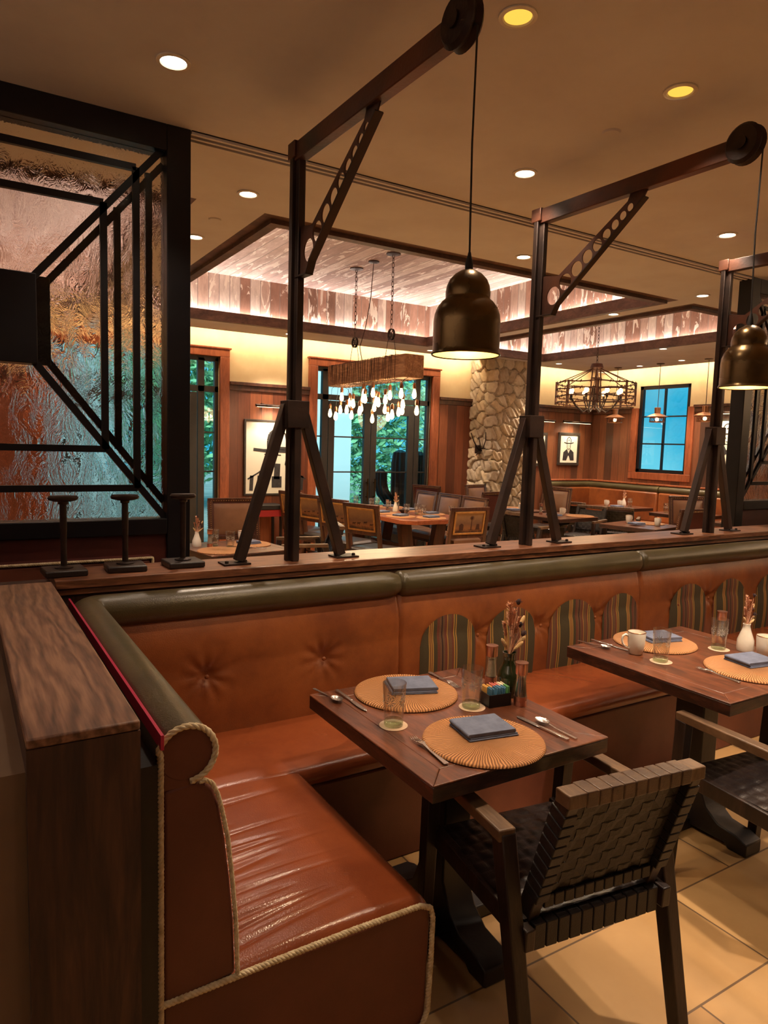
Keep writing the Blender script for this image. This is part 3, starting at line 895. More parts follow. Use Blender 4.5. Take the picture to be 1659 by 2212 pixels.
def seat_long_fn(x0, x1, seed):
    r = random.Random(seed)
    wr = [(r.uniform(x0, x1), r.uniform(.0015, .004), r.uniform(.008, .016), r.uniform(-.9, .9), r.uniform(.2, .7)) for _ in range(int((x1 - x0) * 7))]
    def fn(u, v):
        x = x0 + u * (x1 - x0)
        if v < .16:
            a = (1 - v / .16) * PI * .62
            y = LY0 + .035 - .04 * math.sin(a); z = SZ - .04 + .04 * math.cos(a)
        else:
            y = LY0 + .035 + (v - .16) / .84 * (LY1 + .03 - LY0 - .035); z = SZ
        z += .012 * math.sin(PI * min(1, max(0, (y - LY0) / (LY1 - LY0))))
        for (cx, am, wd, sl, ln) in wr:
            d = x - cx - sl * (LY1 - y)
            if abs(d) < .05: z -= am * math.exp(-(d / wd) ** 2) * max(0, 1 - (LY1 - y) / ln)
        e = min(u, 1 - u) * (x1 - x0) / .02
        if e < 1 and x0 > .6: z -= .010 * (1 - e) ** 2
        return (x, y, z)
    return fn
for x0, x1, s in ((SX0 - .05, 1.75, 1), (1.75, 3.45, 2), (3.45, 5.2, 3), (5.2, XR, 4)):
    if x0 < .6:
        MB().grid(seat_long_fn(x0, x1, s), 150, 40).build('corner_seat_cushion', m_seat, BQ, sharp=80)
    else:
        MB().grid(seat_long_fn(x0, x1, s), 150, 40).build('seat_cushion', m_seat, BQ, sharp=80)
MB().box(SX0, XR, LY0 + .022, LY1 + .05, .38, SZ - .03).build('seat_board', m_orange_d, BQ, bevel=.01)
# back rests
TUFT = {0: [(.83, .715), (1.35, .717)], 1: [(2.21, .72), (3.06, .72), (2.64, .72)], 2: [(4.11, .735), (3.8, .72), (4.9, .735)], 3: [(5.9, .735), (6.9, .735), (7.9, .735)]}
def back_fn(x0, x1, tufts):
    def fn(u, v):
        x = x0 + u * (x1 - x0); z = .44 + v * (.965 - .44)
        y = 2.668 + .03 * v - .022 * math.sin(PI * min(1, v * 1.02)) - .012 * math.sin(PI * min(1, max(0, (v - .6) / .4)))
        e = min(u, 1 - u) * (x1 - x0) / .018
        if e < 1: y += .014 * (1 - e) ** 2
        for (tx, tz) in tufts:
            dx, dz = x - tx, z - tz; d = math.hypot(dx, dz)
            if d < .22:
                an = math.atan2(dz, dx)
                y += .022 * math.exp(-(d / .035) ** 2) + .006 * math.exp(-(d / .1) ** 2) + .0034 * math.sin(an * 9 + tx * 7) * math.exp(-((d - .06) / .06) ** 2)
        return (x, y, z)
    return fn
secs = [(.40, 1.75), (1.75, 3.45), (3.45, 5.2), (5.2, XR)]
for i, (x0, x1) in enumerate(secs):
    MB().grid(back_fn(x0, x1, TUFT[i]), 150, 50, True).build('backrest', m_orange, BQ, sharp=80)
    for (tx, tz) in TUFT[i]:
        MB().ball((tx, 2.668 - .008, tz), .0095, .006, .0095, 12, 8).build('tuft_button', m_orange, BQ)
# striped fabric arches let into the back rests
ARCH = [(1.86, 2.20, .845), (2.27, 2.60, .84), (2.70, 3.06, .84), (3.12, 3.42, .84), (3.72, 4.09, .845), (4.16, 4.52, .845), (4.64, 4.98, .845), (5.4, 5.75, .845), (5.85, 6.2, .845), (6.3, 6.65, .845)]
def arch(x0, x1, zt):
    f = back_fn(secs[0][0], secs[0][1], [])
    mb = MB()
    w = (x1 - x0) / 2; cx = (x0 + x1) / 2; zs = zt - w * .85
    nu, nv = 24, 20
    def fn(u, v):
        x = x0 + u * 2 * w
        top = zs + w * .85 * math.sqrt(max(0, 1 - ((x - cx) / w) ** 2))
        z = .45 + v * (top - .45)
        vv = (z - .44) / (.965 - .44)
        y = 2.668 + .03 * vv - .022 * math.sin(PI * min(1, vv * 1.02)) - .012 * math.sin(PI * min(1, max(0, (vv - .6) / .4)))
        return (x, y - .004 - .012 * math.sin(PI * u) * math.sin(PI * min(1, v + .25)) ** .5 if 0 < u < 1 else y - .001, z)
    return mb.grid(fn, nu, nv, True)
for a in ARCH: arch(*a).build('striped_panel', m_stripe, BQ, sharp=80)
# olive roll along the top
RR = .062; RZc = 1.008
def roll_x(x0, x1, first=False):
    pts = []; rs = []
    n = int((x1 - x0) / .02)
    for i in range(n + 1):
        t = i / n; x = x0 + (x1 - x0) * t
        d = min(x - x0, x1 - x)
        if first: d = x1 - x
        r = RR - .012 * max(0, 1 - d / .015) ** 2 + .0012 * math.sin(x * 6)
        pts.append((x, 2.715, RZc)); rs.append(r)
    return MB().tube(pts, rs, 28)
c = [(.392, YE, RZc)] + [(.392, YE + (2.66 - YE) * k / 40, RZc) for k in range(1, 41)]
arc = [(.392 + .055 * (1 - math.cos(a)), 2.66 + .055 * math.sin(a), RZc) for a in [k * PI / 2 / 8 for k in range(1, 9)]]
arc2 = [(.447 + (1.75 - .447) * k / 40, 2.715, RZc) for k in range(1, 41)]
allp = c + arc + arc2
MB().tube(allp, [RR] * (len(allp) - 2) + [RR - .004, RR - .014], 28).build('roll_top', m_olive, BQ, sharp=60)
roll_x(1.75, 3.45).build('roll_top', m_olive, BQ, sharp=60)
roll_x(3.45, 5.2).build('roll_top', m_olive, BQ, sharp=60)
roll_x(5.2, XR).build('roll_top', m_olive, BQ, sharp=60)
# boards behind the rolls
MB().box(.342, .36, YE + .004, 2.79, 0, RZc).box(.36, XR, 2.755, 2.79, 0, RZc).build('back_board', m_burg, BQ)
# back rest of the short run
def sback(u, v):
    y = YE + .004 + u * (2.70 - YE); z = .44 + v * (.965 - .44)
    x = .497 - .072 * v ** 1.3 + .012 * math.sin(PI * v)
    return (x, y, z)
MB().grid(sback, 60, 30).build('backrest', m_orange_d, BQ, sharp=80)
# end panel: seat end, back end, roll end
out = [(.345, .0), (1.03, .0), (1.035, .2), (SX1, .40), (SX1 - .006, SZ - .016), (.50, SZ - .012)]
MB().prism(out + [(.345, SZ - .012)], YE - .004, YE + .012, XZ).build('seat_end_panel', m_orange_d, BQ, bevel=.006)
be = [(.345, SZ - .01), (.502, SZ + .005), (.497, .6), (.488, .7), (.476, .8), (.462, .88), (.448, .92), (.43, .940), (.405, .945), (.345, .935)]
MB().prism(be, YE - .010, YE + .012, XZ).build('back_end_panel', m_orange_d, BQ, bevel=.008)
disc = [(.392 + (RR - .004) * math.cos(a), RZc + (RR - .004) * math.sin(a)) for a in [2 * PI * k / 40 for k in range(40)]]
disc = [(x, z) for x, z in disc]
MB().prism(disc + [], YE - .010, YE + .006, XZ).prism([(.338, .935), (.40, .935), (.40, 1.0), (.338, 1.0)], YE - .009, YE + .005, XZ).build('roll_end_panel', m_orange_d, BQ, bevel=.004)
yr = YE - .012
rp = [(.338, yr, .0), (.338, yr, RZc + .012)]
rp += [(.392 + .0605 * math.cos(a), yr, RZc + .0605 * math.sin(a)) for a in [PI * .92 - k * (PI * 1.38) / 40 for k in range(41)]]
rope(rp, .0065).build('rope_trim', m_rope, BQ, sharp=80)
rp = [(.418, yr, .942), (.430, yr, .944), (.446, yr, .934), (.458, yr, .905)] + [(x + .001, yr, z) for x, z in ((.466, .87), (.480, .8), (.491, .7), (.500, .6), (.505, SZ + .004))]
rope(rp, .005).build('rope_trim', m_rope, BQ, sharp=80)
rp = [(.34, yr, SZ - .004), (.42, yr, SZ - .003), (.6, yr, SZ + .000), (.8, yr, SZ + .001), (1.0, yr, SZ - .004), (1.034, yr, SZ - .02), (1.042, yr, .42), (1.041, yr, .3), (1.036, yr, .16), (1.02, yr, .12), (.9, yr, .115)]
rope(rp, .007).build('rope_trim', m_rope, BQ, sharp=80)
# magenta lining edge between wall and banquette, with its dark slot
MB().box(.3345, .341, YE - .03, 2.72, 1.035, 1.066).build('lining_edge', m_pink, BQ)
MB().box(.290, .334, YE - .015, 2.78, 0, 1.00).build('back_lining', m_black, BQ)

# ================================================================ STEEL CRANES WITH PENDANTS
def crane(x, label, lamp):
    t = thing('steel_crane', label, 'crane', (x, 2.9, 1.12), 0, 'rusty steel cranes on the partition')
    MB().bar((0, 0, 0), (0, 0, 1.80), .064, .03, (1, 0, 0)).bar((0, -.018, 0), (0, -.018, 1.80), .03, .06, (1, 0, 0)).build('post', m_steel, t, bevel=.003)
    # A-legs and their feet
    for s in (-1, 1):
        MB().bar((s * .25, 0, 0.012), (s * .035, 0, .70), .045, .04, (1, 0, 0)).build('strut', m_steel, t, bevel=.003)
        MB().box(s * .27 - .06, s * .27 + .06, -.045, .045, 0, .008).build('foot_plate', m_iron, t, bevel=.001)
        fp = COL.objects[-1]; q = MB()
        for a in (-.042, .042): q.lathe([(0, .02), (.008, .018), (.009, .008), (0, .008)], (s * .27 + a, -.02, 0), 8)
        q.build('bolt', m_iron, fp)
    MB().box(-.052, .052, -.055, .035, .60, .72).build('collar', m_steel, t, bevel=.003)
    # boom
    b = MB().bar((0, .03, 1.778), (0, -1.12, 1.765), .046, .076, (1, 0, 0))
    b.box(-.034, .034, -.035, .035, 1.75, 1.82)
    b.build('boom', m_rust, t, bevel=.004)
    # pierced gusset
    p0 = Vector((-.125, 1.35)); p1 = Vector((-.65, 1.715))
    L = (p1 - p0).length; u = (p1 - p0).normalized(); nrm = Vector((-u.y, u.x))
    if nrm.y > 0: nrm = -nrm
    def W(a, c): v = p0 + u * a + nrm * c; return (v.x, v.y)
    outer = [(-.03, 1.255), (-.13, 1.25), W(0, .062), W(L, .03), (-.70, 1.745), (-.60, 1.745), W(L - .06, -.032), W(.08, -.060), (-.06, 1.46), (-.03, 1.46)]
    holes = []
    a = .0
    while a < L - .03:
        rad = .047 - .032 * a / L
        c = W(a, .002); holes.append(circle(c[0], c[1], rad, 24)); a += rad * 2 + .008 - .032 * rad
    M = Matrix(((0, 0, 1, 0), (1, 0, 0, 0), (0, 1, 0, 0), (0, 0, 0, 1)))
    plate('pierced_gusset', m_rust, outer, holes, .006, M, t)
    q = MB().bar((0, *W(0, .062)), (0, *W(L + .02, .031)), .036, .008, (1, 0, 0)).bar((0, -.13, 1.25), (0, *W(0, .062)), .036, .008, (1, 0, 0)).bar((0, -.02, 1.253), (0, -.135, 1.25), .036, .008, (1, 0, 0))
    q.box(-.02, .02, -.74, -.62, 1.735, 1.77)
    q.build('gusset_flange', m_steel, t, bevel=.001)
    # pulley head
    Mr = Matrix.Rotation(PI / 2, 3, 'Y')
    b = MB().lathe([(0, -.03), (.065, -.03), (.078, -.018), (.068, 0), (.078, .018), (.065, .03), (0, .03)], (0, -1.15, 1.775), 28, Mr)
    b.lathe([(0, -.038), (.025, -.038), (.025, .038), (0, .038)], (0, -1.15, 1.775), 14, Mr)
    b.build('pulley', m_iron, t)
    if lamp:
        lt = thing('pendant_lamp', lamp, 'lamp', (x, 1.67, 1.93), 0, 'antique brass pendants')
        prof = [(.0985, 0), (.1015, -.003), (.1035, .001), (.1005, .006), (.0985, .012), (.0985, .095), (.096, .115), (.088, .136), (.076, .152), (.066, .160),
                (.0655, .166), (.066, .18), (.063, .198), (.055, .216), (.040, .232), (.022, .243), (.008, .247)]
        inner = [(r - .002, z - .001) for r, z in reversed(prof[4:])] + [(.0965, 0)]
        MB().lathe(prof, n=48).build('shade', m_brass, lt, sharp=50)
        MB().lathe(inner, n=48).build('shade_lining', m_brassin, lt, sharp=50)
        MB().lathe([(.012, .245), (.012, .262), (.006, .285), (.004, .295)], n=14).build('cable_grip', m_cable, lt)
        MB().tube([(0, 0, .28), (.001, .01, .6), (0, .005, .92), (0, .075, .985)], .0032, 6).build('cable', m_cable, lt)
        MB().lathe([(0, .09), (.018, .09), (.018, .16), (0, .16)], n=16).build('lamp_holder', m_iron, lt)
        MB().ball((0, 0, .05), .03, .03, .034, 16, 10).build('bulb', e_bulb_hot, lt)
        spot('pendant_beam', (x, 1.67, 1.945), 34, 2.2, .6, (1.0, .70, .42), .03)
    return t
crane(1.295, 'rusty steel crane nearest the glass screen, leftmost of the three on the partition', 'brass double-dome pendant hanging from the leftmost crane, over the near table')
crane(2.72, 'rusty steel crane in the middle of the partition', 'brass double-dome pendant hanging from the middle crane, at the right edge')
crane(4.40, 'rusty steel crane at the far right of the partition', None)

# iron stands on the cap
def stand(x, y, label, rz, tilt=0):
    t = thing('iron_stand', label, 'stand', (x, y, 1.12), rz, 'cast-iron stands on the partition cap')
    MB().box(-.075, .075, -.07, .07, 0, .026).build('wood_base', m_dwood, t, bevel=.006)
    MB().lathe([(0, .026), (.034, .026), (.034, .031), (.018, .036), (.0, .036)], n=18).build('flange', m_iron, t)
    MB().lathe([(.012, .03), (.011, .1), (.013, .2), (.0125, .272), (.018, .275), (.018, .284), (0, .284)], n=14).build('stem', m_iron, t)
    MB().lathe([(0, .282), (.03, .284), (.052, .29), (.056, .299), (.05, .307), (.0, .309)], n=20, M=Matrix.Diagonal((1, .55, 1))).build('top_disc', m_iron, t)
    return t
stand(.345, 2.915, 'iron stand with flat top at the left end of the partition cap', .05)
stand(.575, 2.93, 'middle one of three iron stands on the partition cap', -.05)
stand(.81, 2.935, 'iron stand in front of the wide black screen post', .02)

# ================================================================ GLASS SCREENS
def screen(cx, label):
    t = thing('glass_screen', label, 'screen', (cx, 3.43, 0), 0, 'black framed glass screens')
    HW, z0, z1 = .755, 1.275, 2.965
    b = MB()
    for s in (-1, 1): b.box(s * (HW + .055) - .055, s * (HW + .055) + .055, -.06, .06, 0, CEIL)
    b.box(-HW, HW, -.06, .06, z1, CEIL).box(-HW, HW, -.06, .06, 1.20, z0)
    b.build('frame', m_frame, t, bevel=.004)
    MB().box(-HW, HW, -.04, .04, 0, 1.20).build('base_panel', m_burg, t)
    MB().box(-HW, HW, -.004, .004, z0, z1).build('textured_glass', m_water, t)
    # geometric bars, a sharp set before the glass and a second set shifted behind it
    for (name, y, dx) in (('front_bars', -.02, 0), ('rear_bars', .02, .064)):
        q = MB()
        w = .030; d = .022
        for s in (-1, 1):
            o = dx if s > 0 else -dx
            q.bar((s * .625 + o, y, 1.42), (s * .625 + o, y, 2.87), w, d, (1, 0, 0))
            q.bar((s * .485 + o, y, 1.60), (s * .485 + o, y, 2.69), w, d, (1, 0, 0))
            q.bar((s * .19 + o, y, 2.318), (s * (.735) + o * .3, y, 2.965 - abs(o) * .7), w, d, (1, 0, 0))
            q.bar((s * .19 + o, y, 1.982), (s * .755, y, 1.275 + abs(o) * 1.2), w, d, (1, 0, 0))
        if dx == 0:
            for z, h in ((2.87, .625), (2.69, .485), (1.60, .485), (1.42, .625)):
                q.bar((-h, y, z), (h, y, z), d, w, (0, 1, 0))
        q.build(name, m_frame, t)
    MB().box(-.21, .21, -.05, -.006, 1.96, 2.34).build('centre_block', m_frame, t, bevel=.004)
    MB().box(-.268, .268, .006, .045, 1.96, 2.34).build('centre_block', m_frame, t, bevel=.004)
    return t
screen(.10, 'black steel screen with rippled glass on the left, behind the iron stands')
screen(6.35, 'black steel screen with rippled glass at the far right edge')
# back of the next booth, seen behind the stands
t = thing('booth_back', 'burgundy leather booth back with rope edge, behind the iron stands', 'booth', (0, 0, 0))
MB().box(-.9, .765, 3.24, 3.33, 0, 1.115).build('back_panel', m_burg, t, bevel=.01)
MB().box(-.85, .74, 3.232, 3.24, .3, 1.098).build('leather_panel', m_orange_d, t, bevel=.003)
rope([(-.9, 3.233, 1.112), (.755, 3.233, 1.112), (.757, 3.233, .6)], .006).build('rope_trim', m_rope, t, sharp=80)

# ================================================================ TABLES
def dining_table(name, label, loc, w, d, rz=0, group=None, thick=.05, foot=True):
    """square pedestal table; origin at the floor centre"""
    t = thing(name, label, 'table', loc, rz, group)
    f = .075; top = .76; hw, hd = w / 2, d / 2
    b = MB().box(-hw + f, hw - f, -hd + f, hd - f, top - .007, top - .0004)
    for poly in ([(-hw, -hd), (hw, -hd), (hw - f, -hd + f), (-hw + f, -hd + f)], [(hw, -hd), (hw, hd), (hw - f, hd - f), (hw - f, -hd + f)],
                 [(hw, hd), (-hw, hd), (-hw + f, hd - f), (hw - f, hd - f)], [(-hw, hd), (-hw, -hd), (-hw + f, -hd + f), (-hw + f, hd - f)]):
        cx = sum(p[0] for p in poly) / 4; cy = sum(p[1] for p in poly) / 4
        poly = [(cx + (x - cx) * .9985, cy + (y - cy) * .9985) for x, y in poly]
        b.prism(poly, top - .007, top, XY)
    b.build('tabletop', m_table, t, bevel=.0025)
    q = MB().box(-hw + .001, hw - .001, -hd + .001, hd - .001, top - thick - .0015, top - .0072)
    q.build('edge_band', m_tedge, t, bevel=.002)
    if foot:
        pr = [(-.30, 0), (-.30, .055), (-.25, .075), (-.17, .085), (-.11, .13), (-.07, .22), (-.07, .60), (-.12, .64), (-.24, .665), (-.24, .705), (.24, .705), (.24, .665), (.12, .64),
              (.07, .60), (.07, .22), (.11, .13), (.17, .085), (.25, .075), (.30, .055), (.30, 0), (.22, 0), (.20, .02), (-.20, .02), (-.22, 0)]
        MB().prism(pr, -.055, .055, YZ).build('pedestal', m_black, t, bevel=.006)
        MB().box(-.25, .25, -.05, .05, .665, .705).build('top_cleat', m_black, t, bevel=.006)
        MB().box(-.22, .22, -.04, .04, 0, .05).build('cross_foot', m_black, t, bevel=.006)
    return t
TA = dining_table('dining_table', 'dark polished wood table nearest the camera, at the corner of the banquette', (1.397, 1.81, 0), .68, .765, 0, 'tables along the banquette')
TB = dining_table('dining_table', 'dark polished wood table further right along the banquette', (2.79, 1.82, 0), .83, .80, 0, 'tables along the banquette')
TOP = .76

# ---------------------------------------------------------------- tableware prototypes (built at the origin, base at z = 0)
def placemat():
    t = MB()
    n = 96
    t.lathe([(0, .001), (.09, .001), (.18, .0), (.188, .003), (.186, .008), (.18, .0105), (.1, .012), (.02, .0125), (0, .012)], n=n)
    o = t.build('woven_placemat', m_woven, None, sharp=60)
    return o
def napkin():
    t = MB()
    # folded cloth: layers with a rounded fold on one side
    def layer(z0, z1, x0, x1, y0, y1, r):
        prof = [(x1, z0), (x1 + .002, (z0 + z1) / 2), (x1, z1), (x0 + r, z1)]
        prof += [(x0 + r - r * math.sin(a), (z0 + z1) / 2 + (z1 - z0) / 2 * math.cos(a)) for a in [PI * k / 8 for k in range(1, 8)]]
        prof += [(x0 + r, z0)]
        t.prism(prof, y0, y1, XZ)
    layer(.0, .005, -.086, .084, -.070, .070, .0025)
    layer(.005, .0095, -.083, .082, -.067, .069, .002)
    layer(.0095, .022, -.089, .076, -.065, .065, .006)
    return t.build('folded_napkin', m_napkin, None, bevel=.0015)
def tumbler():
    t = thing('tumbler', '', 'glass')
    H = .142
    prof = [(0, .0), (.029, .0), (.031, .003), (.0315, .02), (.034, .07), (.0385, H - .002), (.0375, H), (.0365, H - .003), (.0325, .07), (.029, .024), (.0, .016)]
    gb = MB().lathe(prof[3:-1], n=40).build('glass_body', m_thin, t, sharp=60, fix=False)
    MB().lathe([(0, 0), (.029, 0), (.0308, .003), (.0312, .016), (.028, .019), (0, .014)], n=32).build('glass_base', m_thing, t, sharp=60)
    # etched agave stars
    b = MB()
    for k in range(5):
        a0 = 2 * PI * k / 5; zc = .085
        for j in range(9):
            an = 2 * PI * j / 9; L = .014
            r = .0361
            def P(du, dz):
                du *= 1.35; dz *= 1.35
                a = a0 + du / r; rr = .0315 + (.0385 - .0315) * (zc + dz) / H + .0008
                return (rr * math.cos(a), rr * math.sin(a), zc + dz)
            c, s = math.cos(an), math.sin(an)
            b.add([P(.003 * c, .003 * s), P(L * .6 * c - .0016 * s, L * .6 * s + .0016 * c), P(L * c, L * s), P(L * .6 * c + .0016 * s, L * .6 * s - .0016 * c)], [(0, 1, 2, 3)])
    b.build('etched_stars', m_etch, gb, fix=False)
    return t
m_etch = mat('etched_glass', S(215, 210, 200), None, rough=.7)
m_etch.node_tree.nodes['Principled BSDF'].inputs['Alpha'].default_value = .8
def mug():
    t = thing('coffee_mug', '', 'mug')
    MB().lathe([(0, .004), (.026, .0), (.030, .003), (.037, .05), (.0395, .098), (.0385, .101), (.037, .098), (.034, .05), (.027, .008), (0, .006)], n=36).build('cup', m_ceramic, t, sharp=60)
    cp = COL.objects[-1]
    MB().tube([(.036, 0, .080), (.050, 0, .087), (.062, 0, .080), (.066, 0, .062), (.060, 0, .044), (.048, 0, .030), (.033, 0, .024)], [.0055] * 3 + [.005] * 2 + [.0048, .005], 10).build('handle', m_ceramic, t)
    MB().lathe([(.0395, .0975), (.0400, .1000), (.0385, .1018), (.0375, .1000)], n=36, close=True).build('rim', m_copperd, cp)
    return t
def fork():
    b = MB()
    st = [(-.105, .0075, .003), (-.10, .0085, .003), (-.06, .006, .0035), (-.02, .004, .004), (.0, .0035, .0055), (.02, .005, .0095), (.032, .0105, .0095), (.045, .0115, .0075)]
    vs = []
    for (y, w, z) in st:
        vs += [(-w, y, z), (w, y, z), (w, y, z + .0025), (-w, y, z + .0025)]
    fs = [(0, 1, 2, 3)]
    for i in range(len(st) - 1):
        a = i * 4; c = a + 4
        fs += [(a, c, c + 1, a + 1), (a + 1, c + 1, c + 2, a + 2), (a + 2, c + 2, c + 3, a + 3), (a + 3, c + 3, c, a)]
    a = (len(st) - 1) * 4; fs.append((a + 3, a + 2, a + 1, a))
    b.add(vs, fs)
    for x in (-.0098, -.0033, .0033, .0098):
        b.bar((x, .044, .0088), (x, .075, .005), .0032, .0022, (1, 0, 0)).bar((x, .0745, .005), (x * .95, .095, .0075), .0032, .002, (1, 0, 0), .0016)
    return b.build('dinner_fork', m_cutl, None, bevel=.0006, seg=1)
def knife():
    b = MB()
    b.bar((0, -.115, .004), (0, .0, .004), .014, .007, (1, 0, 0), .010, .006)
    pl = [(-.006, 0), (.006, 0), (.009, .02), (.010, .06), (.008, .09), (.0, .107), (-.006, .095), (-.006, .02)]
    b.prism(pl, .003, .005, XY)
    return b.build('table_knife', m_cutl, None, bevel=.0008, seg=1)
def spoon():
    b = MB()
    b.bar((0, -.085, .003), (0, .0, .004), .011, .0025, (1, 0, 0), .005).bar((0, 0, .004), (0, .035, .009), .005, .003, (1, 0, 0), .006)
    def bowl(u, v):
        a = 2 * PI * u; r = v
        return (.0185 * r * math.cos(a), .060 + .029 * r * math.sin(a), .003 + .009 * r * r)
    b.grid(bowl, 20, 6)
    return b.build('teaspoon', m_cutl, None, sharp=60)
def coaster():
    return MB().lathe([(0, 0), (.046, 0), (.0465, .001), (.046, .0016), (0, .0016)], n=36).build('paper_coaster', m_coaster)
def mill(kind):
    t = thing(kind + '_mill', '', 'mill')
    MB().lathe([(0, 0), (.0235, 0), (.0235, .018), (.0225, .0185), (.0235, .019), (.0235, .034), (0, .034)], n=28).build('base_ring', m_copper, t)
    MB().lathe([(.0225, .034), (.020, .06), (.0175, .09), (.0185, .112), (.0165, .112), (.0155, .09), (.018, .06), (.0205, .034)], n=28, close=True).build('glass_barrel', m_thin, t, sharp=70)
    MB().lathe([(0, .036), (.0195, .036), (.0172, .06), (.0148, .088), (.0148, .098), (0, .100)], n=20).build('filling', m_salt if kind == 'salt' else m_pepper, t)
    MB().lathe([(0, .112), (.0205, .112), (.0215, .114), (.0215, .150), (.023, .1515), (.023, .154), (.0, .1555)], n=28).build('grinder_cap', m_copper, t)
    return t
def dried_flowers(mb_list, seed=1, h=.2):
    pass
def vase(kind='bottle', seed=1):
    t = thing('flower_vase', '', 'vase')
    if kind == 'bottle':
        prof = [(0, 0), (.040, 0), (.041, .008), (.041, .07), (.036, .09), (.025, .112), (.021, .13), (.021, .15), (.0245, .158), (.0245, .1605), (.022, .1605), (.019, .15), (.018, .13), (.0, .128)]
        MB().lathe(prof, n=36).build('bottle', m_wine, t, sharp=60); top = .15
    else:
        prof = [(0, 0), (.036, 0), (.038, .01), (.036, .05), (.020, .095), (.015, .115), (.017, .125), (.015, .126), (.013, .11), (0, .108)]
        MB().lathe(prof, n=30).build('bottle', m_ceramic, t, sharp=60); top = .11
    return t
def stems(t_or_none, seed, top, reach, label=None):
    """one spray of dried flowers: grass plumes, bunny tails and dark thistle heads"""
    pass
def spray(name, label, loc, top, seed, scale=1.0, group='sprays of dried flowers'):
    r = random.Random(seed)
    t = thing(name, label, 'flowers', (loc[0], loc[1], loc[2] + top), 0, group)
    st = MB()
    def stem(dx, dy, h, wd=.0012):
        p = [(0, 0, -.06), (dx * .1, dy * .1, .0), (dx * .5, dy * .5, h * .5), (dx, dy, h)]
        st.tube(p, wd, 5); return Vector((dx, dy, h))
    hd = [(-.004, .006, .185), (.012, .0, .16), (.022, .01, .125), (-.03, .004, .12), (.004, -.01, .11), (.03, -.01, .135)]
    for i, (dx, dy, h) in enumerate(hd):
        dx, dy, h = dx * scale, dy * scale, h * scale
        p = stem(dx, dy, h)
        b = MB()
        n = int(230 * scale)
        for k in range(n):
            f = k / n; q = Vector((dx, dy, h)) * 1.0 - Vector((dx * .4, dy * .4, h * .5)) * f * .9
            a = r.uniform(0, 2 * PI); L = r.uniform(.006, .013) * (1.3 if i < 3 else .8) * scale
            e = q + Vector((math.cos(a) * L, math.sin(a) * L, L * .9))
            s_ = Vector((-math.sin(a), math.cos(a), 0)) * .0016
            b.add([q - s_, e, q + s_, q + (e - q) * .5 + Vector((0, 0, .002))], [(0, 1, 2), (1, 3, 2)])
        b.build('grass_plume', m_plume, t, fix=False)
    for (dx, dy, h) in ((.045, .0, .105), (.052, -.012, .075), (.004, -.03, .20)):
        dx, dy, h = dx * scale, dy * scale, h * scale
        stem(dx * .9, dy * .9, h * .9)
        b = MB()
        Mt = Vector((dx, dy, h)).to_track_quat('Z', 'Y').to_matrix()
        b.ball((dx, dy, h), .008 * scale, .008 * scale, .012 * scale, 8, 6, Mt)
        for k in range(24):
            v = Vector((r.gauss(0, 1), r.gauss(0, 1), r.uniform(0, 1.5))).normalized()
            v = Mt @ v
            q = Vector((dx, dy, h)) + v * .008 * scale; e = q + v * .008 * scale
            s_ = v.orthogonal().normalized() * .0015
            b.add([q - s_, e, q + s_], [(0, 1, 2)])
        b.build('dark_flower_head', m_thistle, t)
    for (dx, dy, h) in ((-.028, .0, .045), (.032, -.01, .03), (.055, .0, .045), (.058, .005, .115)):
        dx, dy, h = dx * scale, dy * scale, h * scale
        stem(dx * .8, dy * .8, h * .7)
        Mt = Vector((dx, dy, h * .9)).to_track_quat('Z', 'Y').to_matrix()
        MB().ball((dx, dy, h), .0075 * scale, .0075 * scale, .024 * scale, 10, 8, Mt).build('bunny_tail', m_tail, t)
    st.build('stem', m_plume, t)
    return t
m_plume = mat('dried_plume', S(224, 176, 146), S(196, 146, 118), 60, .9)
m_thistle = mat('dark_petals', S(58, 34, 38), S(40, 24, 28), 60, .8)
m_tail = mat('bunny_tail_fluff', S(208, 176, 128), S(190, 156, 110), 90, .95, bs=.5, bscale=200)
def caddy():
    t = thing('sweetener_caddy', '', 'caddy')
    b = MB().box(-.042, .042, -.030, .030, 0, .004)
    for x0, x1, y0, y1 in ((-.045, .045, -.033, -.030), (-.045, .045, .030, .033), (-.045, -.042, -.033, .033), (.042, .045, -.033, .033)): b.box(x0, x1, y0, y1, 0, .045)
    b.build('holder', m_caddy, t, bevel=.001)
    return t
PK = [('blue', S(70, 120, 150)), ('yellow', S(222, 172, 90)), ('pink', S(222, 130, 120)), ('green', S(90, 150, 90)), ('white', S(228, 214, 186))]
PKM = {k: mat(k + '_paper', c, None, rough=.6) for k, c in PK}
def packet_mesh(k):
    return MB().box(-.0015, .0015, -.016, .016, 0, .058).build('sweetener_packet', PKM[k], None, bevel=.0006, seg=1)

P_mat = placemat(); P_nap = napkin(); P_tum = tumbler(); P_mug = mug(); P_fork = fork(); P_knife = knife(); P_spoon = spoon(); P_coast = coaster()
used = set()
def put(proto, label, cat, loc, rz=0.0, group=None):
    if proto.name in used:
        o = dup(proto, loc, rz)
    else:
        used.add(proto.name); o = proto; o.location = loc; o.rotation_euler = (0, 0, rz)
    if 'group' in o.keys(): del o['group']
    tag(o, label, cat, group)
    return o
GM = 'woven placemats'; GN = 'folded blue napkins'; GT = 'drinking glasses'; GG = 'coffee mugs'; GC = 'cutlery on the banquette tables'
D = math.radians
mx, my = 1.358, 1.585
put(P_mat, 'round woven placemat at the front of the near table, under a flat blue napkin', 'placemat', (mx, my, TOP), 0, GM)
put(P_nap, 'blue napkin folded flat on the front placemat of the near table', 'napkin', (1.395, 1.630, TOP + .0125), D(-10), GN)
put(P_mat, 'round woven placemat at the back of the near table, behind the left glass', 'placemat', (1.373, 2.042, TOP), D(40), GM)
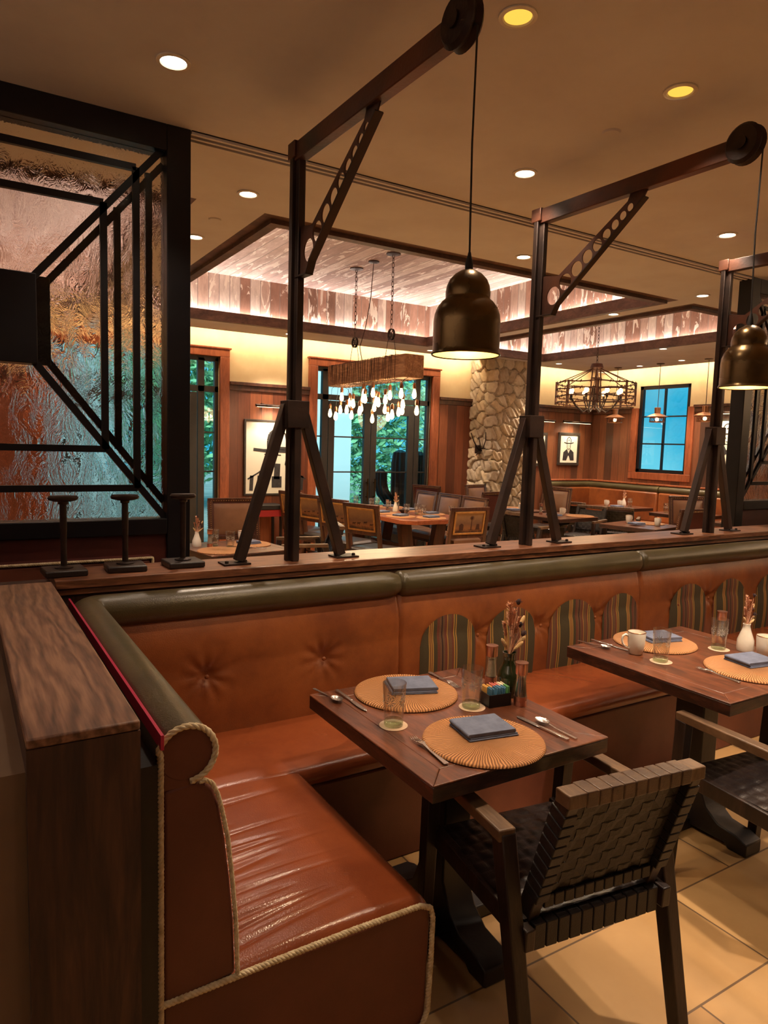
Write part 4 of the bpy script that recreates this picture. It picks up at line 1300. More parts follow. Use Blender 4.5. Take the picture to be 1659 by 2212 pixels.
put(P_nap, 'blue napkin on the back placemat of the near table, partly behind a glass', 'napkin', (1.40, 2.055, TOP + .0125), D(160), GN)
put(P_coast, 'paper coaster under the left glass of the near table', 'coaster', (1.178, 1.818, TOP), 0, 'paper coasters')
put(P_tum, 'etched glass tumbler at the left of the near table', 'glass', (1.178, 1.818, TOP + .0016), 0, GT)
put(P_coast, 'paper coaster under the glass beside the sweetener caddy, near table', 'coaster', (1.505, 1.825, TOP), 0, 'paper coasters')
put(P_tum, 'etched glass tumbler beside the sweetener caddy on the near table', 'glass', (1.500, 1.825, TOP + .0016), D(25), GT)
put(P_fork, 'fork left of the front placemat on the near table', 'fork', (1.170, 1.615, TOP), D(-4), GC)
put(P_knife, 'dark-shining knife right of the front placemat on the near table', 'knife', (1.590, 1.580, TOP), D(4), GC)
put(P_spoon, 'teaspoon beside the knife at the right edge of the near table', 'spoon', (1.625, 1.545, TOP), D(2), GC)
put(P_knife, 'knife at the back left corner of the near table, beside the round mat', 'knife', (1.158, 2.06, TOP), D(180), GC)
put(P_spoon, 'small spoon at the back left corner of the near table', 'spoon', (1.105, 2.145, TOP), D(188), GC)
put(P_fork, 'fork at the back of the near table, behind the caddy glass', 'fork', (1.577, 2.085, TOP), D(178), GC)
m_salt1 = put(mill('salt'), 'copper-topped salt mill with white filling on the near table', 'mill', (1.715, 1.975, TOP), 0, 'copper-topped mills')
m_pep1 = put(mill('pepper'), 'copper-topped pepper mill with dark filling on the near table', 'mill', (1.672, 1.765, TOP), 0, 'copper-topped mills')
V1 = put(vase('bottle'), 'dark green glass bottle vase on the near table', 'vase', (1.700, 1.862, TOP), 0)
spray('dried_flower_spray', 'spray of dried pink grasses and dark heads in the green bottle of the near table', (1.700, 1.862, TOP), .152, 4, 1.0)
C1 = put(caddy(), 'black caddy of coloured sweetener packets on the near table', 'caddy', (1.600, 1.815, TOP), D(-8), 'sweetener caddies')
P_pk = {k: packet_mesh(k) for k, _ in PK}
def packets(cx, cy, rz, where, scale=1.0):
    k = 0
    for i in range(12):
        for row, pick in ((-1, 'blue' if i % 2 else 'blue'), (1, ('yellow', 'pink', 'white')[i // 4])):
            if i in (10, 11) and row < 0: pick = 'green'
            x = -.036 + i * .0065; y = row * .0145
            c, s = math.cos(rz), math.sin(rz)
            z = TOP + .005 + random.uniform(0, .006)
            o = put(P_pk[pick], '%s paper sweetener packet standing in the caddy %s' % (pick, where), 'sweetener packet', (cx + x * c - y * s, cy + x * s + y * c, z), rz + random.uniform(-.06, .06),
                    '%s sweetener packets %s' % (pick, where))
            o.rotation_euler[0] = 0
            o.rotation_euler[1] = random.uniform(-.08, .1)
packets(1.600, 1.815, D(-8), 'on the near table')
# second table
put(P_mug, 'white coffee mug with handle at the left of the second table', 'mug', (2.572, 1.995, TOP), D(150), GG)
put(P_coast, 'paper coaster under the front glass of the second table', 'coaster', (2.575, 1.865, TOP), 0, 'paper coasters')
put(P_tum, 'etched glass tumbler right of the white mug on the second table', 'glass', (2.575, 1.868, TOP + .0016), D(50), GT)
put(P_mat, 'round woven placemat at the back of the second table, behind mug and glass', 'placemat', (2.80, 2.07, TOP), D(70), GM)
put(P_nap, 'blue napkin on the back placemat of the second table', 'napkin', (2.84, 2.085, TOP + .0125), D(165), GN)
put(P_mat, 'round woven placemat at the front of the second table, at the right edge', 'placemat', (2.83, 1.61, TOP), D(20), GM)
put(P_nap, 'blue napkin on the front placemat of the second table', 'napkin', (2.90, 1.655, TOP + .0125), D(-10), GN)
put(P_coast, 'paper coaster under the right glass of the second table', 'coaster', (2.99, 1.865, TOP), 0, 'paper coasters')
put(P_tum, 'etched glass tumbler before the pale vase on the second table', 'glass', (2.99, 1.868, TOP + .0016), D(10), GT)
put(P_fork, 'fork left of the front placemat on the second table', 'fork', (2.628, 1.64, TOP), D(-3), GC)
put(P_knife, 'knife at the back left of the second table, behind the mug', 'knife', (2.565, 2.12, TOP), D(186), GC)
put(P_spoon, 'small spoon at the back left corner of the second table', 'spoon', (2.50, 2.17, TOP), D(190), GC)
V2 = put(vase('carafe'), 'pale ceramic carafe vase on the second table', 'vase', (3.09, 1.80, TOP), 0)
spray('dried_flower_spray', 'spray of dried flowers in the pale vase of the second table', (3.09, 1.80, TOP), .112, 8, .75)
put(P_mug, 'white coffee mug at the right edge of the photo on the second table', 'mug', (3.06, 1.69, TOP), D(60), GG)
scan()
o = dup(m_salt1, (3.10, 1.93, TOP), 0, 'copper-topped salt mill behind the tumbler on the second table', 'copper-topped mills')

# ================================================================ WOVEN ARMCHAIR
def strap_wrap(mb, p0, p1, w, h, n, side, gap=.12):
    p0 = Vector(p0); p1 = Vector(p1)
    for i in range(n):
        a = p0.lerp(p1, (i + gap / 2) / n); c = p0.lerp(p1, (i + 1 - gap / 2) / n)
        mb.bar(a, c, w, h, side)
def woven_chair(label, loc, rz, group='woven leather armchairs'):
    t = thing('woven_armchair', label, 'chair', loc, rz, group)
    bt = Vector((0, -.335, .815)); bb = Vector((0, -.185, .36))
    bdir = (bt - bb).normalized()
    for s in (-1, 1):
        MB().bar((s * .205, bb.y + .03, .30), (s * .205, bt.y, bt.z), .035, .05, (1, 0, 0)).build('back_stile', m_dwood, t, bevel=.004)
        MB().bar((s * .268, -.165, .655), (s * .262, -.315, 0), .045, .055, (1, 0, 0), .04, .045).build('leg', m_dwood, t, bevel=.004)
        MB().bar((s * .262, .235, .64), (s * .258, .27, 0), .045, .05, (1, 0, 0), .038, .04).build('leg', m_dwood, t, bevel=.004)
        MB().bar((s * .272, -.19, .657), (s * .262, .262, .652), .052, .034, (1, 0, 0), .042).build('armrest', m_armw, t, bevel=.005)
        MB().bar((s * .235, -.26, .40), (s * .235, .26, .415), .03, .06, (1, 0, 0)).build('side_rail', m_dwood, t, bevel=.004)
    # wrapped straps on top rail, bottom rail and stiles
    q = MB().bar((-.215, bt.y, bt.z), (.215, bt.y, bt.z), .034, .05, (0, 0, 1))
    MB().bar((-.225, bt.y - .003, bt.z + .006), (.225, bt.y - .003, bt.z + .006), .036, .054, (0, 0, 1)).build('top_rail', m_armw, t, bevel=.003)
    q = MB(); strap_wrap(q, (-.175, bt.y - .003, bt.z + .006), (.175, bt.y - .003, bt.z + .006), .041, .059, 9, (0, 0, 1), .1)
    q.build('top_strap', m_strap, t, bevel=.003)
    q = MB()
    lo = bb + bdir * .13
    strap_wrap(q, (-.185, lo.y, lo.z), (.185, lo.y, lo.z), .035, .035, 11, (0, 0, 1), .08)
    strap_wrap(q, (-.215, -.225, .395), (.215, -.225, .395), .072, .045, 11, (0, 0, 1), .08)
    for s in (-1, 1):
        a = bb + bdir * .15; c = bb + bdir * .45
        strap_wrap(q, (s * .205, a.y, a.z), (s * .205, c.y, c.z), .041, .056, 9, (1, 0, 0), .1)
    q.build('rail_strap', m_strapd, t, bevel=.003)
    # woven back panel: over-under leather straps
    q = MB(); nU, nV = 9, 8
    wu = .37 / nU; wv = .30 / nV
    def P(x, s, o): v = bb + bdir * (.14 + s); n_ = Vector((0, bdir.z, -bdir.y)); return (x, v.y + n_.y * o, v.z + n_.z * o)
    for i in range(nU):
        x = -.185 + (i + .5) * wu
        for j in range(nV):
            o = .004 if (i + j) % 2 else -.002
            q.bar(P(x, j * wv, o * .2), P(x, (j + .5) * wv, o), wu * .90, .004, (1, 0, 0)).bar(P(x, (j + .5) * wv, o), P(x, (j + 1) * wv, o * .2), wu * .90, .004, (1, 0, 0))
    for j in range(nV):
        for i in range(nU):
            o = -.004 if (i + j) % 2 else .002
            x0 = -.185 + i * wu; s = (j + .5) * wv
            sd = tuple(bdir)
            q.bar(P(x0, s, -o * .2 * 0), P(x0 + wu / 2, s, -o), wv * .88, .004, sd).bar(P(x0 + wu / 2, s, -o), P(x0 + wu, s, 0), wv * .88, .004, sd)
    q.build('woven_back', m_strapd, t)
    # seat: woven pad in a frame
    MB().box(-.24, .24, .215, .255, .385, .435).build('seat_frame', m_dwood, t, bevel=.004)
    MB().box(-.235, .235, -.20, -.17, .385, .435).build('seat_frame', m_dwood, t, bevel=.004)
    def sf(u, v):
        x = -.235 + .47 * u; y = -.225 + .47 * v
        k = int(u * 11) + int(v * 11)
        z = .438 + .012 * math.sin(PI * u) * math.sin(PI * v) + .004 * abs(math.sin(PI * 11 * u)) ** .5 * abs(math.sin(PI * 11 * v)) ** .5 * (1 if k % 2 else .4)
        return (x, y, z)
    MB().grid(sf, 66, 66).build('seat', m_blackl, t, sharp=80)
    return t
CH = woven_chair('woven leather armchair in the foreground, its back to the camera', (1.49, 1.44, 0), D(-7))
dup(CH, (2.60, 1.33, 0), D(-5), 'woven leather armchair at the second table, cut by the right edge')

# ================================================================ DINING ROOM BEYOND THE PARTITION
def nails(pts, r=.0045):
    b = MB()
    for p in pts: b.ball(p, r, r, r, 6, 4)
    return b
def side_chair(label, loc, rz, picture=False, tall=False, group='upholstered side chairs'):
    t = thing('upholstered_chair', label, 'chair', loc, rz, group)
    H = 1.04 if tall else .97
    yb = -.225
    def Y(z): return yb - (z - .47) * .16
    b = MB()
    for s in (-1, 1): b.bar((s * .215, Y(.45), .45), (s * .215, Y(H), H), .04, .035, (1, 0, 0))
    b.bar((-.235, Y(H), H), (.235, Y(H), H), .04, .035, (0, 0, 1)).bar((-.20, Y(.66), .66), (.20, Y(.66), .66), .04, .03, (0, 0, 1))
    bf = b.build('back_frame', m_chairw, t, bevel=.003)
    t.scale = (1.12, 1, 1)
    MB().bar((0, Y(.68), .68), (0, Y(H - .02), H - .02), .39, .022, (1, 0, 0)).build('back_panel', m_chairw if not tall else m_burg, t)
    # leather pad on the front of the back
    def pf(u, v):
        x = -.185 + .37 * u; z = .69 + (H - .035 - .69) * v
        return (x, Y(z) + .012 + .03 * (math.sin(PI * min(max(u, 0), 1)) * math.sin(PI * v)) ** .4, z)
    MB().grid(pf, 14, 12).build('back_pad', m_tan, t, sharp=80)
    pts = [(-.205 + .41 * k / 18, Y(H) + .02, H - .005) for k in range(19)]
    for s in (-1, 1): pts += [(s * .212, Y(z) + .02, z) for z in [.68 + (H - .70) * k / 16 for k in range(17)]]
    pts += [(s * .238, Y(z), z) for s in (-1, 1) for z in [.68 + (H - .70) * k / 16 for k in range(17)]]
    if tall: pts += [(-.2 + .4 * k / 18, Y(H) - .02, H - .01) for k in range(19)]
    nails(pts).build('nailhead_trim', m_nail, bf)
    if picture:
        fr = MB()
        for (x0, x1, za, zc) in ((-.185, .185, .925, .945), (-.185, .185, .685, .705), (-.185, -.165, .685, .945), (.165, .185, .685, .945)):
            zm = (za + zc) / 2
            fr.bar(((x0 + x1) / 2, Y(za) - .018, za), ((x0 + x1) / 2, Y(zc) - .018, zc), x1 - x0, .012, (1, 0, 0))
        fr.build('gilt_frame', m_gilt, t, bevel=.002)
        MB().bar((0, Y(.70) - .0135, .70), (0, Y(.93) - .0135, .93), .34, .004, (1, 0, 0)).build('painted_panel', m_land, t)
        q = MB()
        if picture == 'mill':
            def A(x, z): return (x, Y(z) - .0165, z)
            q.bar(A(.03, .73), A(.03, .86), .012, .002, (1, 0, 0), .006)
            for k in range(6):
                a = PI * k / 6
                q.bar(A(.03 - .025 * math.cos(a), .87 - .025 * math.sin(a)), A(.03 + .025 * math.cos(a), .87 + .025 * math.sin(a)), .004, .002, (math.sin(a) + .01, 0, -math.cos(a)))
            q.bar(A(-.09, .73), A(-.09, .79), .05, .002, (1, 0, 0)).bar(A(-.09, .79), A(-.09, .81), .055, .002, (1, 0, 0), .01)
            q.bar(A(.11, .735), A(.11, .80), .05, .002, (1, 0, 0), .03)
        else:
            rr2 = random.Random(hash(picture) % 97 if not isinstance(picture, str) else len(picture) * 7)
            for k in range(4):
                x = -.12 + .075 * k + rr2.uniform(-.015, .015); z = .745 + rr2.uniform(0, .03)
                y = Y(z + .03) - .0166
                q = MB(); q.box(x, x + .035, y - .001, y, z + .012, z + .026).box(x + .002, x + .006, y - .001, y, z, z + .014).box(x + .028, x + .032, y - .001, y, z, z + .014)
                q.box(x + .033, x + .044, y - .001, y, z + .020, z + .030)
                q.build('painted_cow', m_paintd, t)
        if picture == 'mill': q.build('painted_windmill', m_paintd, t)
    def sfn(u, v):
        x = -.235 + .47 * u; y = -.22 + .45 * v
        e = min(u, 1 - u, v, 1 - v)
        return (x * (1 - .02 * (e < .01)), y, .455 + .035 * (1 - math.exp(-e * 14)))
    MB().grid(sfn, 16, 16).box(-.235, .235, -.22, .23, .40, .456).build('seat', m_blackl if picture or tall else m_tan, t, sharp=60)
    MB().box(-.225, .225, -.215, .222, .36, .41).build('seat_rail', m_chairw, t, bevel=.003)
    tl = [(.018, 0), (.022, .03), (.016, .06), (.022, .09), (.024, .16), (.017, .19), (.024, .21), (.024, .24), (.018, .27), (.024, .30), (.026, .37)]
    for s in (-1, 1):
        MB().lathe([(0, 0)] + tl + [(0, .37)], (s * .2, .195, 0), 10).build('leg', m_chairw, t)
        MB().bar((s * .2, -.27, 0), (s * .2, -.205, .42), .036, .04, (1, 0, 0)).build('leg', m_chairw, t, bevel=.003)
    MB().box(-.19, .19, -.015, .01, .15, .175).box(-.215, -.19, -.25, .19, .15, .175).box(.19, .215, -.25, .19, .15, .175).build('stretcher', m_chairw, t, bevel=.003)
    return t
m_gilt = mat('gilt_frame', S(196, 150, 88), S(170, 124, 68), 20, .45, metal=.3)
m_paintd = mat('painted_dark', S(62, 32, 22), None, rough=.6)

# long communal table
t = thing('communal_table', 'long reddish wood communal table with clipped corners under the bulb chandelier', 'table', (5.02, 7.85, 0))
hw, hl, cc = .50, 1.02, .16
oc = [(-hw, -hl + cc), (-hw + cc, -hl), (hw - cc, -hl), (hw, -hl + cc), (hw, hl - cc), (hw - cc, hl), (-hw + cc, hl), (-hw, hl - cc)]
MB().prism(oc, .705, .76, XY).build('tabletop', m_comtab, t, bevel=.005)
for s in (-1, 1):
    MB().bar((0, s * .62, .0), (0, s * .62, .04), .7, .1, (1, 0, 0)).bar((-.17, s * .62, .04), (-.28, s * .62, .70), .16, .1, (1, 0, 0)).bar((.17, s * .62, .04), (.28, s * .62, .70), .16, .1, (1, 0, 0)).bar((-.38, s * .62, .685), (.38, s * .62, .685), .04, .1, (0, 0, 1)).build('trestle', m_chairw, t, bevel=.006)
MB().bar((0, -.6, .3), (0, .6, .3), .06, .1, (1, 0, 0)).build('stretcher', m_chairw, t, bevel=.004)
GP = 'picture-backed chairs at the communal table'
c0 = side_chair('picture-backed chair with painted cattle, nearest of the row left of the communal table', (4.12, 6.82, 0), -PI / 2 + .32, 'cattle', group=GP)
dup(c0, (4.13, 7.50, 0), -PI / 2 + .28, 'picture-backed chair second from the near end of the row left of the communal table')
dup(c0, (4.13, 8.12, 0), -PI / 2 + .25, 'picture-backed chair third along the row, half behind the first crane strut')
dup(c0, (4.12, 8.68, 0), -PI / 2 + .22, 'picture-backed chair furthest along the row left of the communal table')
side_chair('picture-backed chair with a painted windmill at the near end of the communal table', (4.86, 6.36, 0), -.04, 'mill', group=GP)
GL = 'tan leather chairs right of the communal table'
c1 = side_chair('tan leather chair right of the communal table, nearest to the camera', (5.62, 7.30, 0), PI / 2, group=GL)
dup(c1, (5.62, 7.85, 0), PI / 2, 'tan leather chair in the middle of the right side of the communal table')
dup(c1, (5.62, 8.42, 0), PI / 2, 'tan leather chair at the far end of the right side of the communal table')
ch_tall = side_chair('tall tan leather chair before the stone pier', (7.15, 8.42, 0), PI + .25, False, True, 'tall leather chairs')
dup(ch_tall, (6.2, 7.58, 0), .15, 'tall chair with dark back, between communal table and stone pier')
dup(ch_tall, (6.35, 8.72, 0), -PI / 2 + .3, 'tall tan chair seen from its side, left of the dark-backed chair')
dup(ch_tall, (7.75, 7.85, 0), PI / 2 + .2, 'dark-backed tall chair at the foot of the stone pier')
dup(ch_tall, (2.40, 6.62, 0), PI - .1, 'tall tan leather chair with nailheads at the small table behind the first crane')
dup(ch_tall, (6.85, 4.95, 0), -.05, 'tall dark-backed chair behind the third crane strut')
dup(ch_tall, (8.5, 5.75, 0), PI - .5, 'tan leather chair facing the camera between middle and right cranes')


# small tables
GS = 'small wooden tables of the dining room'
TL = dining_table('dining_table', 'small wooden table with mug and glasses behind the first crane', (1.98, 5.62, 0), .76, .72, .15, GS)
TABS = [(6.92, 7.72, 'small table with mugs before the stone pier', .1), (7.0, 6.82, 'small table behind the middle crane post', .05), (9.22, 7.65, 'small table at the far corner banquette, near its corner', 0),
        (7.22, 5.64, 'small table with two mugs, left of the tall dark-backed chair', .2), (9.25, 6.45, 'small table further right along the far banquette', 0), (8.9, 5.3, 'small table seen between right crane and black screen post', .1)]
for i, (x, y, l, rz) in enumerate(TABS):
    dup(TL, (x, y, 0), rz, l, GS)
dup(CH, (7.72, 7.05, 0), PI / 2 + .35, 'grey woven armchair beside the middle crane strut, its side to the camera')
dup(CH, (8.55, 7.95, 0), -PI / 2 + .5, 'woven armchair with black back near the far corner banquette', )
dup(CH, (8.55, 7.08, 0), -PI / 2 + .6, 'woven armchair with black back left of the lantern window, pale legs')
dup(CH, (2.98, 6.35, 0), PI / 2 - .3, 'woven armchair turned sideways, right of the small table behind the first crane')
dup(CH, (6.42, 6.75, 0), -PI / 2 + .2, 'woven armchair with black back between crane post and strut')
# table settings of the dining room
def setting(cx, cy, rz, items, where):
    c, s = math.cos(rz), math.sin(rz)
    for kind, x, y, a, l in items:
        p = (cx + x * c - y * s, cy + x * s + y * c)
        full = l + ' ' + where
        if kind == 'mat': put(P_mat, full, 'placemat', (p[0], p[1], TOP), a, GM)
        elif kind == 'nap': put(P_nap, full, 'napkin', (p[0], p[1], TOP + .0125), a, GN)
        elif kind == 'tum': put(P_tum, full, 'glass', (p[0], p[1], TOP), a, GT)
        elif kind == 'mug': put(P_mug, full, 'mug', (p[0], p[1], TOP), a, GG)
        elif kind == 'fork': put(P_fork, full, 'fork', (p[0], p[1], TOP), a, GC)
        elif kind == 'mill': dup(m_salt1, (p[0], p[1], TOP), a, full, 'copper-topped mills')
        elif kind == 'vase':
            dup(V2, (p[0], p[1], TOP), a, 'pale carafe vase ' + where, 'vases'); dup(SP, (p[0], p[1], TOP + .112), a, 'spray of dried flowers ' + where, 'sprays of dried flowers')
SP = [o for o in COL.objects if o.get('label') == 'spray of dried flowers in the pale vase of the second table'][0]
setting(1.98, 5.62, .15, [('mat', .17, .05, 0, 'woven placemat right of the glasses'), ('nap', .17, .05, .2, 'blue napkin lying before the mug'), ('mug', .20, .22, 0, 'white mug with handle right'),
    ('mat', -.2, -.16, 0, 'woven placemat at the near edge'), ('tum', -.06, -.05, 0, 'tumbler standing foremost'), ('tum', -.12, .12, 0, 'tumbler standing furthest back'), ('fork', .10, -.16, 1.2, 'fork lying at the near edge'),
    ('mill', -.19, .06, 0, 'salt mill beside the tumblers'), ('vase', -.26, .16, 0, '')], 'on the small table behind the first crane')
CT = 'on the communal table'
its = []
ordn = ['nearest', 'second', 'third', 'farthest']
for k, y in enumerate((-.55, -.1, .35, .80)):
    its += [('mat', -.28, y, 0, '%s placemat of its left side' % ordn[k]), ('nap', -.28, y, .3, 'blue napkin on the %s placemat of the left side' % ordn[k]), ('tum', -.08, y + .17, 0, 'tumbler beside the %s left placemat' % ordn[k])]
for k, y in enumerate((-.42, .08, .60)):
    o_ = ['nearest', 'middle', 'farthest'][k]
    its += [('mat', .28, y, 0, '%s placemat of its right side' % o_), ('nap', .28, y, .2, 'blue napkin on the %s placemat of the right side' % o_), ('tum', .09, y + .05, 0, 'tumbler beside the %s right placemat' % o_)]
its += [('mat', .0, -.82, 0, 'placemat before the windmill chair'), ('nap', .0, -.82, .1, 'blue napkin before the windmill chair'), ('tum', .04, -.58, 0, 'tumbler before the windmill chair placemat'),
        ('tum', .33, -.80, 0, 'tumbler at the near right corner'), ('vase', .02, .05, 0, ''), ('mill', -.06, .13, 0, 'salt mill next to the vase')]
setting(5.02, 7.85, 0, its, CT)
bw = MB().lathe([(0, 0), (.035, 0), (.06, .03), (.075, .05), (.07, .05), (.055, .03), (0, .012)], n=24).build('serving_bowl', m_iron, None, loc=(5.0, 7.62, TOP))
tag(bw, 'dark round bowl in the middle of the communal table', 'bowl')
setting(6.92, 7.72, .1, [('mug', .02, -.2, 0, 'white mug nearest the edge'), ('mug', .13, -.1, 0, 'white mug behind the first one'), ('tum', -.1, .1, 0, 'tumbler left of the mugs'), ('mat', .18, .16, 0, 'woven placemat at the right'),
    ('nap', -.15, -.2, 0, 'blue napkin at the near left'), ('vase', -.28, .16, 0, '')], 'on the small table before the stone pier')
setting(7.0, 6.82, .05, [('mug', -.02, .1, 0, 'white mug next to the crane post'), ('mill', -.16, .18, 0, 'salt mill behind the mugs'), ('mug', .08, .01, 0, 'white mug further right'), ('nap', -.2, -.1, 0, 'blue napkin at the left'), ('mat', .21, -.19, 0, 'woven placemat at the front')], 'on the table behind the middle crane post')
setting(9.22, 7.65, 0, [('mug', -.2, .1, 0, 'white mug at the left'), ('nap', -.24, -.15, 0, 'blue napkin at the left'), ('mug', .0, .0, 0, 'white mug in the middle'), ('vase', .22, .1, 0, ''), ('tum', .1, -.12, 0, 'tumbler near the vase')], 'on the far corner banquette table')
setting(7.22, 5.64, .2, [('mug', .02, .18, 0, 'white mug at the back'), ('mug', .05, -.18, 0, 'white mug at the front'), ('nap', -.12, .0, 0, 'blue napkin between the mugs'), ('mat', .2, .0, 0, 'woven placemat at the right')], 'on the table left of the dark-backed chair')
setting(9.25, 6.45, 0, [('tum', -.2, .2, 0, 'tumbler at the left'), ('mug', -.05, .0, 0, 'white mug in the middle'), ('vase', .15, -.1, 0, ''), ('nap', -.2, -.15, 0, 'blue napkin at the left')], 'on the right table of the far banquette')
setting(8.9, 5.3, .1, [('mat', -.1, .1, 0, 'woven placemat'), ('nap', -.1, .1, 0, 'blue napkin')], 'on the table before the black screen post')

# corner banquette at the far end
t = thing('corner_banquette', 'orange leather banquette with olive roll in the far corner of the dining room', 'banquette', (0, 0, 0))
MB().box(9.12, 10.27, 8.65, 9.26, 0, .42).box(9.65, 10.27, 3.6, 8.7, 0, .42).build('seat_base', m_orange_d, t, bevel=.02)
MB().box(9.12, 10.27, 8.63, 9.1, .42, .48).box(9.62, 10.1, 3.6, 8.64, .42, .48).build('seat_cushion', m_orange, t, bevel=.02)
MB().box(9.14, 10.27, 9.10, 9.20, .46, .98).build('backrest', m_orange, t, bevel=.03)
y = 8.64
for y1_, y0_ in ((9.15, 7.62), (7.60, 6.02), (6.0, 4.4)):
    MB().box(10.10, 10.20, y0_, y1_, .46, .98).build('backrest', m_orange, t, bevel=.03)
    MB().tube([(10.17, y0_, 1.02), (10.17, (y0_ + y1_) / 2, 1.02), (10.17, y1_, 1.02)], .062, 16).build('roll_top', m_olive, t)
MB().tube([(9.12, 9.17, 1.02), (9.6, 9.17, 1.02), (10.17, 9.17, 1.02)], .062, 16).build('roll_top', m_olive, t)
MB().ball((9.62, 9.095, .76), .014, .01, .014).build('tuft_button', m_orange, t)
MB().box(9.1, 10.3, 9.2, 9.27, 0, 1.09).box(10.2, 10.27, 3.6, 9.2, 0, 1.09).box(9.08, 9.14, 8.62, 9.24, 0, 1.0).build('back_board', m_chairw, t, bevel=.005)
MB().box(9.08, 10.27, 9.15, 9.27, 1.09, 1.115).box(10.15, 10.27, 3.6, 9.16, 1.09, 1.115).build('cap_rail', m_trim, t, bevel=.004)

# ---------------------------------------------------------------- chandelier of bulbs hung from an old beam
LX = 3.9
t = thing('bulb_chandelier', 'chandelier of many filament bulbs hung from a cord-wrapped old timber beam', 'chandelier', (LX, 6.68, 2.44))
rr = random.Random(11)
MB().box(-.115, .115, -.84, .84, -.115, .115).build('timber_beam', wood('old_timber', S(120, 86, 60), S(176, 134, 96), S(214, 172, 128), grain=(7, 1, 7), rough=.8, scale=3, dist=1.5, bs=.6), t, bevel=.012)
w_ = MB()
yy = -.66
while yy < .82:
    dy = rr.uniform(-.03, .03); e = .121
    w_.tube([(-e, yy, -e), (e, yy + dy * .3, -e), (e, yy + dy, e), (-e, yy + dy, e)], .004, 5, True)
    yy += rr.uniform(.022, .06)
w_.build('cord_wrap', mat('cord', S(120, 92, 74), S(90, 68, 56), 30, .8), t)
cord = MB()
NB = 30
for i in range(NB):
    y = -.80 + 1.6 * i / (NB - 1) + rr.uniform(-.015, .015); x = (-.13, .10, -.02, .14, -.09)[i % 5]
    L = (.18, .34, .26, .14, .38, .22, .30)[i % 7] + rr.uniform(-.02, .02)
    cord.tube([(x * .4, y, -.115), (x * .8, y, -.14), (x, y, -L)], .0025, 5)
    bl = MB().lathe([(0, 0), (.008, -.002), (.014, -.02), (.020, -.045), (.024, -.068), (.020, -.09), (.01, -.103), (0, -.106)], (x, y, -L - .045), 10)
    o = bl.build('bulb', glow if i else None, t) if False else bl.build('bulb', e_bulb, t)
    MB().lathe([(0, .012), (.01, .01), (.017, -.005), (.019, -.03), (.016, -.05), (0, -.05)], (x, y, -L), 10).build('bulb_socket', m_copperd, t)
cord.build('drop_cord', m_cable, t)
def chain(mb, p0, p1, pitch=.045, w=.013, r=.0032):
    p0 = Vector(p0); p1 = Vector(p1); n = max(2, int((p1 - p0).length / pitch)); d = (p1 - p0).normalized()
    a = Vector((1, 0, 0)) if abs(d.x) < .9 else Vector((0, 1, 0)); a = (a - d * a.dot(d)).normalized(); b = d.cross(a)
    for i in range(n):
        c = p0.lerp(p1, (i + .5) / n); s = a if i % 2 else b; L = (p1 - p0).length / n * .62
        pts = [c + d * L * math.cos(q) + s * w * math.sin(q) for q in [2 * PI * k / 10 for k in range(10)]]
        mb.tube(pts, r, 5, True)
ZT = 3.62 - 2.44
for y in (-.38, .40):
    cm = MB(); chain(cm, (0, y, .42), (0, y, ZT)); cm.build('chain', m_chain, t)
    MB().lathe([(0, -.02), (.03, -.018), (.075, -.012), (.075, 0), (0, 0)], (0, y, ZT), 18).build('ceiling_rose', m_chain, t)
    pl = MB().lathe([(.048, -.01), (.06, -.012), (.052, 0), (.06, .012), (.048, .01)], (0, y, .36), 22, Matrix.Rotation(PI / 2, 3, 'Y'), True)
    for k in range(3):
        a = PI * k / 3; pl.bar((0, y - .05 * math.cos(a), .36 - .05 * math.sin(a)), (0, y + .05 * math.cos(a), .36 + .05 * math.sin(a)), .008, .008)
    pl.build('pulley_wheel', m_iron, t)
    MB().tube([(0, y - .05, .34), (0, y - .12, .08)], .003, 5).tube([(0, y + .05, .34), (0, y + .12, .08)], .003, 5).build('hanging_wire', m_cable, t)
MB().tube([(0, .02, ZT), (-.02, .03, .8), (.02, .2, .5), (.01, .3, .3), (0, .2, .08)], .005, 6).lathe([(0, -.02), (.03, -.018), (.06, -.012), (.06, 0), (0, 0)], (0, .02, ZT), 18).build('power_cable', m_chain, t)
point('bulb_glow', (LX, 6.2, 2.12), 14, (1, .74, .44), .1); point('bulb_glow', (LX, 7.1, 2.12), 14, (1, .74, .44), .1)
area('bulb_glow', (LX, 6.68, 2.0), .3, 1.4, 55, (0, 0, 0), (1.0, .72, .40))

# ---------------------------------------------------------------- barbed wire chandelier
t = thing('ring_chandelier', 'round iron chandelier ringed with barbed wire, hung in the second ceiling tray', 'chandelier', (7.2, 6.48, 2.40))
R = .50
for z in (-.13, -.045, .045, .13):
    b = MB(); ring = [(R * math.cos(a), R * math.sin(a), z + .006 * math.sin(a * 7 + z * 40)) for a in [2 * PI * k / 64 for k in range(64)]]
    b.tube(ring, .008, 6, True)
    for k in range(26):
        a = 2 * PI * (k + .5 * (z > 0)) / 26; p = Vector((R * math.cos(a), R * math.sin(a), z)); q = Vector((-math.sin(a), math.cos(a), 0))
        b.bar(p - Vector((0, 0, .02)) - q * .01, p + Vector((0, 0, .02)) + q * .01, .006, .006).ball(p, .013, .013, .013, 6, 4)
    b.build('barbed_wire_ring', m_rust, t)
b = MB()
for k in range(8):
    a = 2 * PI * k / 8; b.bar((R * math.cos(a), R * math.sin(a), -.15), (R * math.cos(a), R * math.sin(a), .15), .03, .012)
    b.tube([(.05 * math.cos(a), .05 * math.sin(a), .33), (R * math.cos(a), R * math.sin(a), .13)], .006, 5)
b.build('frame', m_rust, t)
b = MB().lathe([(0, .40), (.07, .39), (.085, .34), (.06, .31), (0, .31)], n=20)
